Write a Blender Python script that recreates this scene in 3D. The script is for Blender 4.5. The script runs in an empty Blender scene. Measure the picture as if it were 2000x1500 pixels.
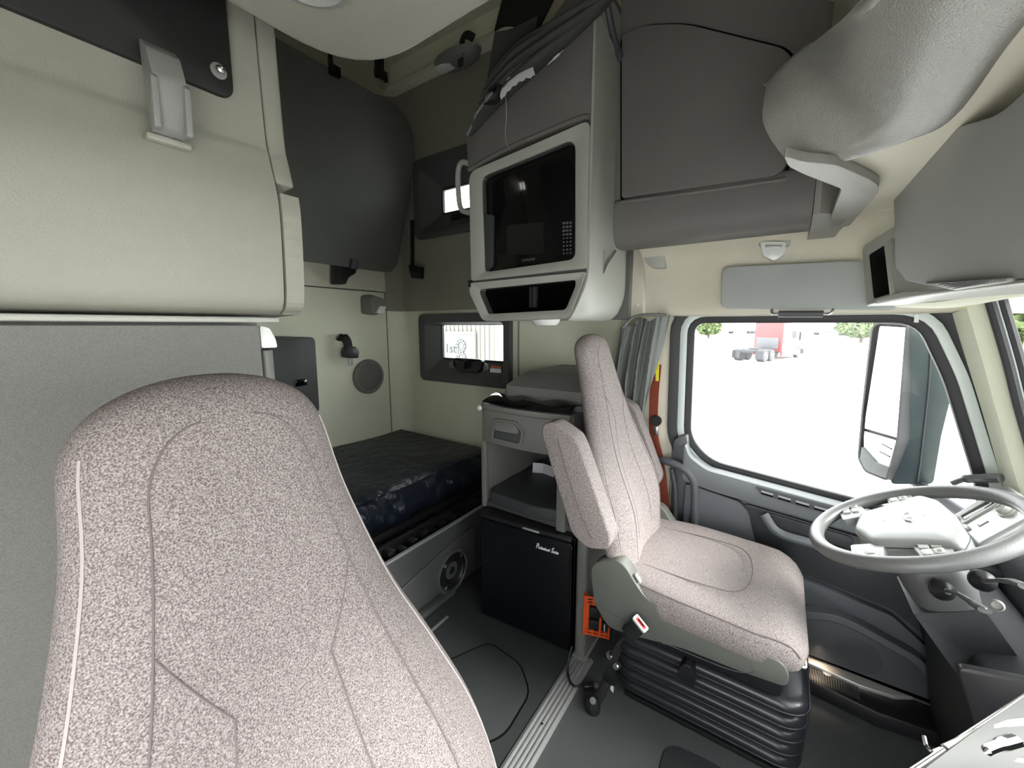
import bpy, bmesh, math, random
from mathutils import Vector, Matrix
random.seed(7)
S = bpy.context.scene
COL = S.collection
PI = math.pi
# ------------------------------------------------------------------ camera
# x runs across the cab towards the driver's door, y towards the sleeper, z up; the cab floor is z = 0
CAM = Vector((0.0, 0.0, 1.45)); FPX = 770.0
AZ = math.radians(34.3); PT = math.radians(8.4)
cd = bpy.data.cameras.new('camera'); cam = bpy.data.objects.new('camera', cd); COL.objects.link(cam)
cd.sensor_width = 36.0; cd.lens = FPX*36.0/2000.0; cd.clip_start = 0.02; cd.clip_end = 400
cam.location = CAM; cam.rotation_euler = (PI/2 - PT, 0, AZ - PI/2)
S.camera = cam
# ------------------------------------------------------------------ world and light
W = bpy.data.worlds.new('overcast_sky'); S.world = W; W.use_nodes = True
bg = W.node_tree.nodes['Background']; bg.inputs['Color'].default_value = (0.97, 0.985, 1.0, 1); bg.inputs['Strength'].default_value = 5.0
# overcast sky, brighter overhead than at the horizon
_n = W.node_tree.nodes; _l = W.node_tree.links
_tc = _n.new('ShaderNodeTexCoord'); _sx = _n.new('ShaderNodeSeparateXYZ'); _mr = _n.new('ShaderNodeMapRange')
_l.new(_tc.outputs['Generated'], _sx.inputs[0]); _l.new(_sx.outputs['Z'], _mr.inputs['Value'])
_mr.inputs['From Min'].default_value = 0.0; _mr.inputs['From Max'].default_value = 1.0; _mr.inputs['To Min'].default_value = 9.0; _mr.inputs['To Max'].default_value = 12.0
_l.new(_mr.outputs['Result'], bg.inputs['Strength'])
# hazy sun ahead of the truck
_s = bpy.data.lights.new('hazy_sun', 'SUN'); _s.energy = 11.0; _s.angle = math.radians(24); _s.color = (1.0, 0.97, 0.93)
_so = bpy.data.objects.new('hazy_sun', _s); COL.objects.link(_so); _so.rotation_euler = Vector((-0.14, 0.82, -0.56)).to_track_quat('-Z', 'Y').to_euler()
def portal(name, loc, rot, sx, sy):
    l = bpy.data.lights.new(name, 'AREA'); l.shape = 'RECTANGLE'; l.size = sx; l.size_y = sy; l.cycles.is_portal = True
    o = bpy.data.objects.new(name, l); COL.objects.link(o); o.location = loc; o.rotation_euler = rot
S.view_settings.view_transform = 'Standard'; S.view_settings.look = 'None'
S.view_settings.gamma = 1.0; S.view_settings.use_curve_mapping = False
S.view_settings.exposure = -0.25
S.cycles.max_bounces = 12; S.cycles.diffuse_bounces = 8
portal('windscreen_portal', (0.9, -0.98, 1.18), (PI/2, 0, PI), 2.3, 0.75)
portal('passenger_door_portal', (-0.46, -0.13, 0.78), (PI/2, 0, PI/2), 1.06, 1.45)
portal('far_upper_window_portal', (-0.46, 2.41, 2.745), (PI/2, 0, PI/2), 0.22, 0.18)
portal('driver_window_portal', (2.2, -0.13, 1.1), (PI/2, 0, -PI/2), 1.05, 0.8)
portal('sleeper_window_portal', (2.22, 1.76, 1.34), (PI/2, 0, -PI/2), 0.6, 0.3)
# ------------------------------------------------------------------ helpers
FL = Vector((math.cos(AZ), math.sin(AZ), 0)); RT = Vector((math.sin(AZ), -math.cos(AZ), 0)); ZZ = Vector((0, 0, 1))
FW = FL*math.cos(PT) - ZZ*math.sin(PT); UP = FL*math.sin(PT) + ZZ*math.cos(PT)
def at(px, py, ax, v):
    "point measured in the photograph, placed on the real plane x, y or z = v"
    i = 'xyz'.index(ax); d = FW + RT*((px-1000)/FPX) - UP*((py-750)/FPX)
    return CAM + d*((v-CAM[i])/d[i])
def yz(px, py, x): p = at(px, py, 'x', x); return (p.y, p.z)
def xz(px, py, y): p = at(px, py, 'y', y); return (p.x, p.z)
def xy(px, py, z): p = at(px, py, 'z', z); return (p.x, p.y)

MATS = {}
def mat(name, col, rough=0.5, metal=0.0, bump=0.0, bscale=300.0, var=0.06, vscale=6.0, spec=0.5, coat=0.0, trans=0.0, emit=None, estr=0.0, col2=None, c2scale=250.0, c2lo=0.4, c2hi=0.6, aniso=None, alpha=1.0, bdist=0.002):
    m = bpy.data.materials.new(name); m.use_nodes = True; nt = m.node_tree; N = nt.nodes; L = nt.links
    b = N['Principled BSDF']
    tc = N.new('ShaderNodeTexCoord')
    vec = tc.outputs['Object']
    if aniso:
        mp = N.new('ShaderNodeMapping'); mp.inputs['Scale'].default_value = aniso; L.new(vec, mp.inputs['Vector']); vec = mp.outputs['Vector']
    n1 = N.new('ShaderNodeTexNoise'); n1.inputs['Scale'].default_value = vscale; n1.inputs['Detail'].default_value = 4; L.new(tc.outputs['Object'], n1.inputs['Vector'])
    mx = N.new('ShaderNodeMix'); mx.data_type = 'RGBA'
    L.new(n1.outputs['Fac'], mx.inputs['Factor'])
    lo = tuple(max(0, c*(1-var)) for c in col); hi = tuple(min(1, c*(1+var)) for c in col)
    mx.inputs['A'].default_value = (*lo, 1); mx.inputs['B'].default_value = (*hi, 1)
    out = mx.outputs['Result']
    if col2:
        n2 = N.new('ShaderNodeTexNoise'); n2.inputs['Scale'].default_value = c2scale; n2.inputs['Detail'].default_value = 2; L.new(vec, n2.inputs['Vector'])
        mr = N.new('ShaderNodeMapRange'); mr.inputs['From Min'].default_value = c2lo; mr.inputs['From Max'].default_value = c2hi; L.new(n2.outputs['Fac'], mr.inputs['Value'])
        m2 = N.new('ShaderNodeMix'); m2.data_type = 'RGBA'; L.new(mr.outputs['Result'], m2.inputs['Factor'])
        L.new(out, m2.inputs['A']); m2.inputs['B'].default_value = (*col2, 1); out = m2.outputs['Result']
    L.new(out, b.inputs['Base Color'])
    b.inputs['Roughness'].default_value = rough; b.inputs['Metallic'].default_value = metal
    b.inputs['Specular IOR Level'].default_value = spec
    b.inputs['Coat Weight'].default_value = coat
    b.inputs['Transmission Weight'].default_value = trans
    if emit: b.inputs['Emission Color'].default_value = (*emit, 1); b.inputs['Emission Strength'].default_value = estr
    if bump > 0:
        n3 = N.new('ShaderNodeTexNoise'); n3.inputs['Scale'].default_value = bscale; n3.inputs['Detail'].default_value = 3; L.new(vec, n3.inputs['Vector'])
        bp = N.new('ShaderNodeBump'); bp.inputs['Strength'].default_value = bump; bp.inputs['Distance'].default_value = bdist
        L.new(n3.outputs['Fac'], bp.inputs['Height']); L.new(bp.outputs['Normal'], b.inputs['Normal'])
    MATS[name] = m
    return m
mat('cream_liner', (0.66, 0.63, 0.52), 0.75, bump=0.25, bscale=500)
mat('cream_wall', (0.76, 0.775, 0.62), 0.7, bump=0.2, bscale=400, var=0.05)
mat('taupe_pad', (0.27, 0.26, 0.21), 0.85, bump=0.2, bscale=500)
mat('warm_plastic', (0.27, 0.262, 0.225), 0.40, bump=0.35, bscale=420)
mat('light_plastic', (0.40, 0.41, 0.37), 0.42, bump=0.25, bscale=450)
mat('mid_plastic', (0.20, 0.20, 0.19), 0.5, bump=0.3, bscale=450)
mat('grey_vinyl', (0.15, 0.142, 0.134), 0.6, bump=0.3, bscale=500)
mat('grey_fabric', (0.20, 0.20, 0.187), 0.85, bump=0.3, bscale=700, col2=(0.165, 0.165, 0.155), c2scale=500)
mat('soffit_vinyl', (0.29, 0.285, 0.262), 0.40, bump=0.7, bscale=330)
mat('console_fabric', (0.36, 0.36, 0.35), 0.8, bump=0.3, bscale=700)
mat('dark_grey', (0.075, 0.078, 0.078), 0.5, bump=0.25, bscale=450)
mat('charcoal', (0.05, 0.054, 0.06), 0.5, bump=0.25, bscale=500)
mat('door_grey', (0.095, 0.103, 0.114), 0.45, bump=0.25, bscale=500)
mat('door_rail', (0.16, 0.175, 0.185), 0.42, bump=0.25, bscale=500)
mat('floor_rubber', (0.075, 0.082, 0.083), 0.55, bump=0.5, bscale=260, var=0.2, vscale=3.0)
mat('floor_mat', (0.033, 0.037, 0.038), 0.6, bump=0.4, bscale=260, var=0.2, vscale=3.0)
mat('black_plastic', (0.012, 0.012, 0.014), 0.4, bump=0.1)
mat('black_gloss', (0.004, 0.004, 0.005), 0.06, spec=0.5, var=0.0)
mat('black_matte', (0.006, 0.006, 0.0065), 0.6, var=0.0)
mat('void_black', (0.003, 0.003, 0.003), 0.9, var=0.0, spec=0.1)
mat('fridge_black', (0.004, 0.0045, 0.007), 0.35, bump=0.15, bscale=600, var=0.0, spec=0.3)
mat('rubber_seal', (0.018, 0.019, 0.02), 0.55)
mat('bellows_rubber', (0.020, 0.021, 0.026), 0.30, bump=0.1, bscale=200, var=0.1)
mat('navy_sheet', (0.010, 0.0145, 0.026), 0.40, bump=0.7, bscale=16, spec=0.45, bdist=0.02)
mat('bunk_fabric', (0.13, 0.135, 0.122), 0.8, bump=0.25, bscale=600)
mat('seat_fabric', (0.105, 0.085, 0.084), 0.9, bump=0.5, bscale=620, var=0.12, vscale=9.0, spec=0.2, col2=(0.34, 0.305, 0.297), c2scale=620, c2lo=0.36, c2hi=0.70)
mat('seat_fabric_fine', (0.125, 0.103, 0.101), 0.9, bump=0.5, bscale=420, var=0.15, vscale=9.0, spec=0.2, col2=(0.44, 0.395, 0.382), c2scale=620, c2lo=0.36, c2hi=0.70, aniso=(1, 1, 0.4))
mat('seam_thread', (0.13, 0.105, 0.105), 0.9)
mat('piping_light', (0.36, 0.32, 0.305), 0.9)
mat('seat_shell', (0.115, 0.118, 0.105), 0.42, bump=0.3, bscale=500)
mat('dash_dark', (0.020, 0.022, 0.025), 0.55, bump=0.25, bscale=500)
mat('steel', (0.55, 0.55, 0.54), 0.3, metal=1.0)
mat('chrome', (0.6, 0.6, 0.6), 0.12, metal=1.0)
mat('alu_strip', (0.46, 0.47, 0.47), 0.45, metal=0.5, bump=0.1, bscale=200)
mat('sill_metal', (0.62, 0.60, 0.56), 0.35, metal=0.6)
mat('satin_trim', (0.055, 0.055, 0.053), 0.5, bump=0.05, spec=0.25)
mat('wheel_plastic', (0.31, 0.318, 0.31), 0.34, bump=0.15, bscale=500)
mat('wheel_leather', (0.13, 0.132, 0.13), 0.33, bump=0.3, bscale=450)
mat('trim_silver', (0.45, 0.46, 0.45), 0.38, metal=0.3)
mat('orange_plastic', (0.85, 0.11, 0.02), 0.4)
mat('buckle_red', (0.75, 0.05, 0.06), 0.35)
mat('white_plastic', (0.75, 0.76, 0.74), 0.35)
mat('lens', (0.78, 0.80, 0.78), 0.18, spec=0.6)
mat('print_white', (0.8, 0.82, 0.84), 0.5)
mat('print_grey', (0.09, 0.10, 0.10), 0.5)
mat('paper', (0.72, 0.72, 0.78), 0.8)
mat('label_orange', (0.5, 0.12, 0.04), 0.6)
mat('belt_rust', (0.30, 0.065, 0.032), 0.7, bump=0.4, bscale=700, aniso=(1, 6, 0.5))
mat('belt_black', (0.012, 0.012, 0.013), 0.7, bump=0.3, bscale=700)
mat('yellow_tag', (0.75, 0.66, 0.03), 0.5)
mat('curtain_grey', (0.19, 0.20, 0.193), 0.62, bump=0.2, bscale=500)
mat('curtain_dark', (0.055, 0.057, 0.055), 0.75, bump=0.2, bscale=500)
mat('curtain_white', (0.6, 0.6, 0.6), 0.7, bump=0.6, bscale=120)
mat('visor_grey', (0.40, 0.42, 0.41), 0.7, bump=0.2, bscale=500)
mat('pale_metal', (0.62, 0.68, 0.66), 0.35, bump=0.05)
mat('mirror_shell', (0.018, 0.032, 0.04), 0.4)
mat('mirror_glass', (0.9, 0.92, 0.92), 0.03, metal=1.0, var=0)
mat('concrete', (0.62, 0.62, 0.60), 0.9, bump=0.3, bscale=5, var=0.08, vscale=0.4)
mat('red_paint', (0.16, 0.006, 0.007), 0.3, coat=0.4)
mat('truck_dark', (0.018, 0.018, 0.023), 0.6)
mat('truck_grey', (0.075, 0.077, 0.085), 0.5)
mat('wheel_alloy', (0.16, 0.16, 0.17), 0.4, metal=0.4)
mat('trailer_white', (0.17, 0.17, 0.15), 0.6)
mat('sign_white', (0.15, 0.165, 0.172), 0.6)
mat('sign_grey', (0.04, 0.04, 0.037), 0.6)
mat('foliage', (0.08, 0.12, 0.04), 0.8, col2=(0.13, 0.17, 0.07), c2scale=3)
mat('bark', (0.12, 0.09, 0.06), 0.9)
def glass(name, tint=(0.97, 0.985, 0.98)):
    m = bpy.data.materials.new(name); m.use_nodes = True; nt = m.node_tree; nt.nodes.clear(); N = nt.nodes; L = nt.links
    o = N.new('ShaderNodeOutputMaterial'); t = N.new('ShaderNodeBsdfTransparent'); g = N.new('ShaderNodeBsdfGlossy'); f = N.new('ShaderNodeFresnel'); mx = N.new('ShaderNodeMixShader')
    t.inputs['Color'].default_value = (*tint, 1); g.inputs['Roughness'].default_value = 0.02; f.inputs['IOR'].default_value = 1.3
    L.new(f.outputs[0], mx.inputs[0]); L.new(t.outputs[0], mx.inputs[1]); L.new(g.outputs[0], mx.inputs[2]); L.new(mx.outputs[0], o.inputs[0]); MATS[name] = m
glass('window_glass'); glass('smoked_glass', (0.55, 0.58, 0.56))

WORLD = {}   # object name -> world origin
def _finish(name, me, m, parent, smooth):
    for p in me.polygons: p.use_smooth = smooth is not False
    if smooth is not False: me.set_sharp_from_angle(angle=math.radians(smooth if smooth else 38))
    if m: me.materials.append(MATS[m] if isinstance(m, str) else m)
    xs = [v.co for v in me.vertices]
    lo = Vector((min(c.x for c in xs), min(c.y for c in xs), min(c.z for c in xs))); hi = Vector((max(c.x for c in xs), max(c.y for c in xs), max(c.z for c in xs)))
    org = (lo+hi)/2
    if parent is None: org.z = lo.z
    me.transform(Matrix.Translation(-org))
    o = bpy.data.objects.new(name, me); COL.objects.link(o); WORLD[o.name] = org
    if parent is not None:
        o.parent = parent; o.location = org - WORLD[parent.name]
    else: o.location = org
    return o
def obj(name, bm, m, parent=None, smooth=None):
    bmesh.ops.recalc_face_normals(bm, faces=bm.faces[:])
    me = bpy.data.meshes.new(name); bm.to_mesh(me); bm.free()
    return _finish(name, me, m, parent, smooth)
def tag(o, label, cat, group=None):
    o['label'] = label; o['category'] = cat
    if group: o['group'] = group
    return o
def struct(o, label=None, cat=None):
    o['kind'] = 'structure'
    if label: o['label'] = label
    if cat: o['category'] = cat
    return o
def thing(name, loc, label, cat, group=None):
    o = bpy.data.objects.new(name, None); COL.objects.link(o); o.empty_display_size = 0.05; o.location = loc
    WORLD[o.name] = Vector(loc); tag(o, label, cat, group); return o
def sthing(name, loc, label=None, cat=None):
    o = bpy.data.objects.new(name, None); COL.objects.link(o); o.empty_display_size = 0.05; o.location = loc; WORLD[o.name] = Vector(loc); return struct(o, label, cat)

def new(): return bmesh.new()
def _bev(bm, geom_faces, b, seg):
    if b <= 0: return
    es = set()
    for f in geom_faces:
        for e in f.edges:
            if len(e.link_faces) == 2 and e.calc_face_angle(0) > 0.3: es.add(e)
    bmesh.ops.bevel(bm, geom=list(es), offset=b, segments=seg, profile=0.5, affect='EDGES', clamp_overlap=True)
def box(x0, x1, y0, y1, z0, z1, b=0.0, seg=2, bm=None, M=None):
    own = bmesh.new()
    v = [own.verts.new((x, y, z)) for z in (z0, z1) for y in (y0, y1) for x in (x0, x1)]
    for q in ((0, 2, 3, 1), (4, 5, 7, 6), (0, 1, 5, 4), (2, 6, 7, 3), (0, 4, 6, 2), (1, 3, 7, 5)): own.faces.new([v[i] for i in q])
    bmesh.ops.recalc_face_normals(own, faces=own.faces[:])
    _bev(own, own.faces[:], b, seg)
    if M: bmesh.ops.transform(own, matrix=M, verts=own.verts[:])
    return merge(bm, own)
def merge(bm, own):
    if bm is None: return own
    me = bpy.data.meshes.new('tmp'); own.to_mesh(me); own.free(); bm.from_mesh(me); bpy.data.meshes.remove(me); return bm
def _p3(ax, a, b, t):
    return (t, a, b) if ax == 'x' else (a, t, b) if ax == 'y' else (a, b, t)
def prism(pts, ax, t0, t1, b=0.0, seg=2, bm=None, M=None, shift=(0, 0), scale1=1.0):
    own = bmesh.new(); n = len(pts)
    ca = sum(p[0] for p in pts)/n; cb = sum(p[1] for p in pts)/n
    A = [own.verts.new(_p3(ax, p[0], p[1], t0)) for p in pts]
    B = [own.verts.new(_p3(ax, ca+(p[0]-ca)*scale1+shift[0], cb+(p[1]-cb)*scale1+shift[1], t1)) for p in pts]
    own.faces.new(A); own.faces.new(B[::-1])
    for i in range(n): own.faces.new((A[i], B[i], B[(i+1) % n], A[(i+1) % n]))
    bmesh.ops.recalc_face_normals(own, faces=own.faces[:])
    _bev(own, own.faces[:], b, seg)
    if M: bmesh.ops.transform(own, matrix=M, verts=own.verts[:])
    return merge(bm, own)
def ring(outer, inner, ax, t0, t1, t0i=None, t1i=None, bm=None, b=0.0):
    "frame between two outlines with the same number of points; t*i are the depths of the inner outline"
    own = bmesh.new(); n = len(outer); t0i = t0 if t0i is None else t0i; t1i = t1 if t1i is None else t1i
    A = [own.verts.new(_p3(ax, *p, t0)) for p in outer]; B = [own.verts.new(_p3(ax, *p, t1)) for p in outer]
    C_ = [own.verts.new(_p3(ax, *p, t0i)) for p in inner]; D = [own.verts.new(_p3(ax, *p, t1i)) for p in inner]
    for i in range(n):
        j = (i+1) % n
        own.faces.new((A[i], A[j], B[j], B[i])); own.faces.new((C_[j], C_[i], D[i], D[j]))
        own.faces.new((A[j], A[i], C_[i], C_[j])); own.faces.new((B[i], B[j], D[j], D[i]))
    bmesh.ops.recalc_face_normals(own, faces=own.faces[:])
    if b: _bev(own, own.faces[:], b, 2)
    return merge(bm, own)
def rrect(a0, a1, b0, b1, r, n=5):
    out = []
    for (ca, cb, s) in ((a1-r, b1-r, 0), (a0+r, b1-r, 1), (a0+r, b0+r, 2), (a1-r, b0+r, 3)):
        for k in range(n+1):
            t = PI/2*(s + k/n); out.append((ca+r*math.cos(t), cb+r*math.sin(t)))
    return out
def rpoly(pts, r, n=4):
    "polygon with rounded corners; always n+1 points per corner"
    out = []; m = len(pts)
    rr = r if isinstance(r, (list, tuple)) else [r]*m
    for i in range(m):
        p = Vector(pts[i]).to_2d() if len(pts[i]) > 2 else Vector(pts[i]); a = Vector(pts[i-1]); c = Vector(pts[(i+1) % m])
        u = (a-p); v = (c-p); d = min(rr[i], u.length*0.45, v.length*0.45); u.normalize(); v.normalize()
        p0 = p+u*d; p1 = p+v*d
        for k in range(n+1):
            t = k/n; q = p0*(1-t)**2 + p*2*t*(1-t) + p1*t*t; out.append((q.x, q.y))
    return out
def inset(pts, d):
    m = len(pts); out = []
    area = sum(pts[i][0]*pts[(i+1) % m][1]-pts[(i+1) % m][0]*pts[i][1] for i in range(m)); sg = 1 if area > 0 else -1
    for i in range(m):
        p = Vector(pts[i]); a = p-Vector(pts[i-1]); c = Vector(pts[(i+1) % m])-p
        if a.length < 1e-9: a = c
        if c.length < 1e-9: c = a
        na = Vector((-a.y, a.x)).normalized()*sg; nc = Vector((-c.y, c.x)).normalized()*sg
        nn = (na+nc).normalized(); k = max(0.5, nn.dot(na)); q = p+nn*(d/k); out.append((q.x, q.y))
    return out
def spline(pts, n=8, closed=False):
    P = [Vector(p) for p in pts]; out = []; m = len(P)
    rng = m if closed else m-1
    for i in range(rng):
        p0 = P[i-1] if (i > 0 or closed) else P[i]*2-P[i+1]; p1 = P[i]; p2 = P[(i+1) % m]
        p3 = P[(i+2) % m] if (i+2 < m or closed) else p2*2-p1
        for k in range(n):
            t = k/n; out.append(0.5*((2*p1)+(p2-p0)*t+(2*p0-5*p1+4*p2-p3)*t*t+(3*p1-p0-3*p2+p3)*t**3))
    if not closed: out.append(P[-1])
    return out
def tube(path, r, n=8, bm=None, closed=False, flat=1.0, upv=None):
    own = bmesh.new(); P = [Vector(p) for p in path]; m = len(P); rings = []; prev = None
    rad = r if isinstance(r, (list, tuple)) else [r]*m
    for i in range(m):
        a = P[i-1] if (i > 0 or closed) else P[i]; c = P[(i+1) % m] if (i < m-1 or closed) else P[i]
        t = (c-a).normalized()
        u = Vector(upv) if upv else (prev if prev else (Vector((0, 0, 1)) if abs(t.z) < 0.9 else Vector((1, 0, 0))))
        u = (u - t*u.dot(t)).normalized(); prev = u; w = t.cross(u)
        rings.append([own.verts.new(P[i]+u*(rad[i]*flat*math.cos(2*PI*k/n))+w*(rad[i]*math.sin(2*PI*k/n))) for k in range(n)])
    for i in range(m if closed else m-1):
        A = rings[i]; B = rings[(i+1) % m]
        for k in range(n): own.faces.new((A[k], A[(k+1) % n], B[(k+1) % n], B[k]))
    if not closed: own.faces.new(rings[0][::-1]); own.faces.new(rings[-1])
    return merge(bm, own)
def loft(rings, closed_ring=True, cap=True, bm=None):
    own = bmesh.new(); R = [[own.verts.new(p) for p in r] for r in rings]; n = len(R[0])
    for i in range(len(R)-1):
        for k in range(n if closed_ring else n-1):
            own.faces.new((R[i][k], R[i][(k+1) % n], R[i+1][(k+1) % n], R[i+1][k]))
    if cap and closed_ring: own.faces.new(R[0][::-1]); own.faces.new(R[-1])
    bmesh.ops.recalc_face_normals(own, faces=own.faces[:])
    return merge(bm, own)
def lathe(prof, c, axis, n=24, bm=None, cap=True):
    "prof = [(radius, distance along axis)]"
    ax = Vector(axis).normalized(); u = ax.orthogonal().normalized(); w = ax.cross(u); c = Vector(c)
    return loft([[c+ax*h+u*(r*math.cos(2*PI*k/n))+w*(r*math.sin(2*PI*k/n)) for k in range(n)] for r, h in prof], True, cap, bm)
def sheet(grid, thick=0.0, bm=None):
    "surface through a grid of points, given thickness along its own normals"
    n, m = len(grid), len(grid[0])
    if not thick:
        own = bmesh.new(); R = [[own.verts.new(p) for p in r] for r in grid]
        for i in range(n-1):
            for k in range(m-1): own.faces.new((R[i][k], R[i][k+1], R[i+1][k+1], R[i+1][k]))
        return merge(bm, own)
    G = [[Vector(p) for p in r] for r in grid]; B = []
    for i in range(n):
        row = []
        for k in range(m):
            du = G[min(i+1, n-1)][k]-G[max(i-1, 0)][k]; dv = G[i][min(k+1, m-1)]-G[i][max(k-1, 0)]; nn = du.cross(dv)
            row.append(G[i][k]+(nn.normalized() if nn.length > 1e-12 else Vector((0, 0, 1)))*thick)
        B.append(row)
    own = bmesh.new(); R = [[own.verts.new(p) for p in r] for r in G]; Q = [[own.verts.new(p) for p in r] for r in B]
    for i in range(n-1):
        for k in range(m-1):
            own.faces.new((R[i][k], R[i][k+1], R[i+1][k+1], R[i+1][k])); own.faces.new((Q[i][k], Q[i+1][k], Q[i+1][k+1], Q[i][k+1]))
    for i in range(n-1):
        for k in (0, m-1): own.faces.new((R[i][k], R[i+1][k], Q[i+1][k], Q[i][k]))
    for k in range(m-1):
        for i in (0, n-1): own.faces.new((R[i][k], R[i][k+1], Q[i][k+1], Q[i][k]))
    bmesh.ops.recalc_face_normals(own, faces=own.faces[:])
    return merge(bm, own)
def plane_frame(P0, N):
    "local frame on an upright plane through P0 with horizontal normal N, and the lookup of measured points on it"
    P0 = Vector(P0); N = Vector(N).normalized(); E = ZZ.cross(N).normalized()
    def lk(px, py):
        d = FW + RT*((px-1000)/FPX) - UP*((py-750)/FPX); p = CAM + d*((P0-CAM).dot(N)/d.dot(N)); return ((p-P0).dot(E), p.z-P0.z)
    return frame3(P0, E, ZZ), lk     # local z points along N, towards the viewer
def subdiv(o, lv=2):
    md = o.modifiers.new('subdivision', 'SUBSURF'); md.levels = lv; md.render_levels = lv; return o
def text(s, size, M, m, name, parent, depth=0.0006, shear=0.0, bold=0.0, align='LEFT'):
    cu = bpy.data.curves.new('t', 'FONT'); cu.body = s; cu.size = size; cu.extrude = depth; cu.shear = shear; cu.offset = bold; cu.align_x = align; cu.resolution_u = 3
    to = bpy.data.objects.new('t', cu); COL.objects.link(to); dg = bpy.context.evaluated_depsgraph_get(); dg.update()
    me = bpy.data.meshes.new_from_object(to.evaluated_get(dg)); bpy.data.objects.remove(to); bpy.data.curves.remove(cu)
    me.transform(M); me.name = name
    return _finish(name, me, m, parent, False)
def frame3(o, ex, ey):
    ex = Vector(ex).normalized(); ez = ex.cross(Vector(ey)).normalized(); ey = ez.cross(ex)
    return Matrix(((ex.x, ey.x, ez.x, o[0]), (ex.y, ey.y, ez.y, o[1]), (ex.z, ey.z, ez.z, o[2]), (0, 0, 0, 1)))
def copy_tree(o, parent=None):
    c = o.copy(); COL.objects.link(c); c.parent = parent
    for ch in list(o.children): copy_tree(ch, c)
    return c
# ------------------------------------------------------------------ the setting
def wall_holes(ax, t0, t1, a0, a1, b0, b1, holes):
    As = sorted({a0, a1, *[h[0] for h in holes], *[h[1] for h in holes]}); Bs = sorted({b0, b1, *[h[2] for h in holes], *[h[3] for h in holes]})
    bm = new(); V = {}
    def v(i, j, t):
        k = (i, j, t)
        if k not in V: V[k] = bm.verts.new(_p3(ax, As[i], Bs[j], (t0, t1)[t]))
        return V[k]
    def solid(i, j):
        if i < 0 or j < 0 or i >= len(As)-1 or j >= len(Bs)-1: return False
        ca = (As[i]+As[i+1])/2; cb = (Bs[j]+Bs[j+1])/2
        return not any(h[0] < ca < h[1] and h[2] < cb < h[3] for h in holes)
    for i in range(len(As)-1):
        for j in range(len(Bs)-1):
            if not solid(i, j): continue
            for t in (0, 1): bm.faces.new((v(i, j, t), v(i+1, j, t), v(i+1, j+1, t), v(i, j+1, t)))
            for (di, dj, p, q) in ((-1, 0, (i, j), (i, j+1)), (1, 0, (i+1, j), (i+1, j+1)), (0, -1, (i, j), (i+1, j)), (0, 1, (i, j+1), (i+1, j+1))):
                if not solid(i+di, j+dj): bm.faces.new((v(*p, 0), v(*q, 0), v(*q, 1), v(*p, 1)))
    return bm
# floors
struct(obj('floor', box(-0.42, 2.06, -1.0, 0.61, -0.06, 0.0), 'floor_rubber'), 'dark grey rubber floor of the driving cab', 'floor')
struct(obj('floor', box(-0.42, 2.12, 0.61, 2.52, -0.06, 0.0), 'floor_mat'), 'dark grey rubber floor of the sleeper', 'floor')
# floor hatch outline and moulded mat edge
hp = [xy(955, 1255, 0.004), xy(1015, 1297, 0.004), xy(1033, 1352, 0.004), xy(985, 1432, 0.004), (0.55, 0.98), (0.55, 1.35)]
hatch = thing('floor_hatch', (0.9, 1.0, 0), 'low dark hatch panel set into the sleeper floor beside the black fridge', 'hatch')
obj('panel', prism(rpoly(hp, 0.04), 'z', 0.0, 0.006, 0.002), 'floor_mat', hatch)
obj('gap', ring(inset(rpoly(hp, 0.04), -0.008), inset(rpoly(hp, 0.04), -0.002), 'z', 0.0002, 0.0015), 'void_black', hatch)
mp_ = [xy(1288, 1500, 0.004), xy(1297, 1462, 0.004), xy(1318, 1455, 0.004), xy(1400, 1492, 0.004), xy(1460, 1540, 0.004), (0.9, -0.3), (0.9, 0.2)]
tag(obj('floor_mat', prism(rpoly(mp_, 0.05), 'z', 0.0, 0.006, 0.003), 'floor_mat'), 'raised rubber mat on the cab floor in front of the driver seat base', 'mat')
# aluminium threshold between cab and sleeper
th = sthing('trim_1', (0.9, 0.60, 0), 'grey ribbed aluminium threshold strip across the floor', 'threshold')
obj('strip', box(0.2, 1.46, 0.565, 0.655, 0.0, 0.006, 0.002), 'alu_strip', th)
for k in range(5):
    y = 0.577+k*0.0165; obj('ridge', box(0.2, 1.46, y-0.0045, y+0.0045, 0.006, 0.010, 0.0015), 'alu_strip', th)
for xx in (0.42, 1.09):
    obj('screw', lathe([(0.004, 0), (0.0045, 0.002), (0.002, 0.003)], (xx, 0.610, 0.0095), (0, 0, 1), 10), 'black_plastic', th)
# back wall: lower and upper panel with an open joint
wb = sthing('wall_back', (0.9, 2.52, 0), 'pale cream rear wall of the sleeper', 'wall')
obj('lower_panel', box(-0.42, 2.12, 2.50, 2.55, 0.0, 1.695, 0.004), 'cream_wall', wb)
obj('upper_panel', box(-0.42, 2.12, 2.497, 2.55, 1.702, 3.34, 0.004), 'cream_liner', wb)
obj('joint_backing', box(-0.42, 2.12, 2.515, 2.56, 1.68, 1.72), 'dark_grey', wb)
obj('corner_seam', box(1.968, 1.974, 2.4945, 2.503, 0.35, 1.70), 'taupe_pad', wb)
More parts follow.
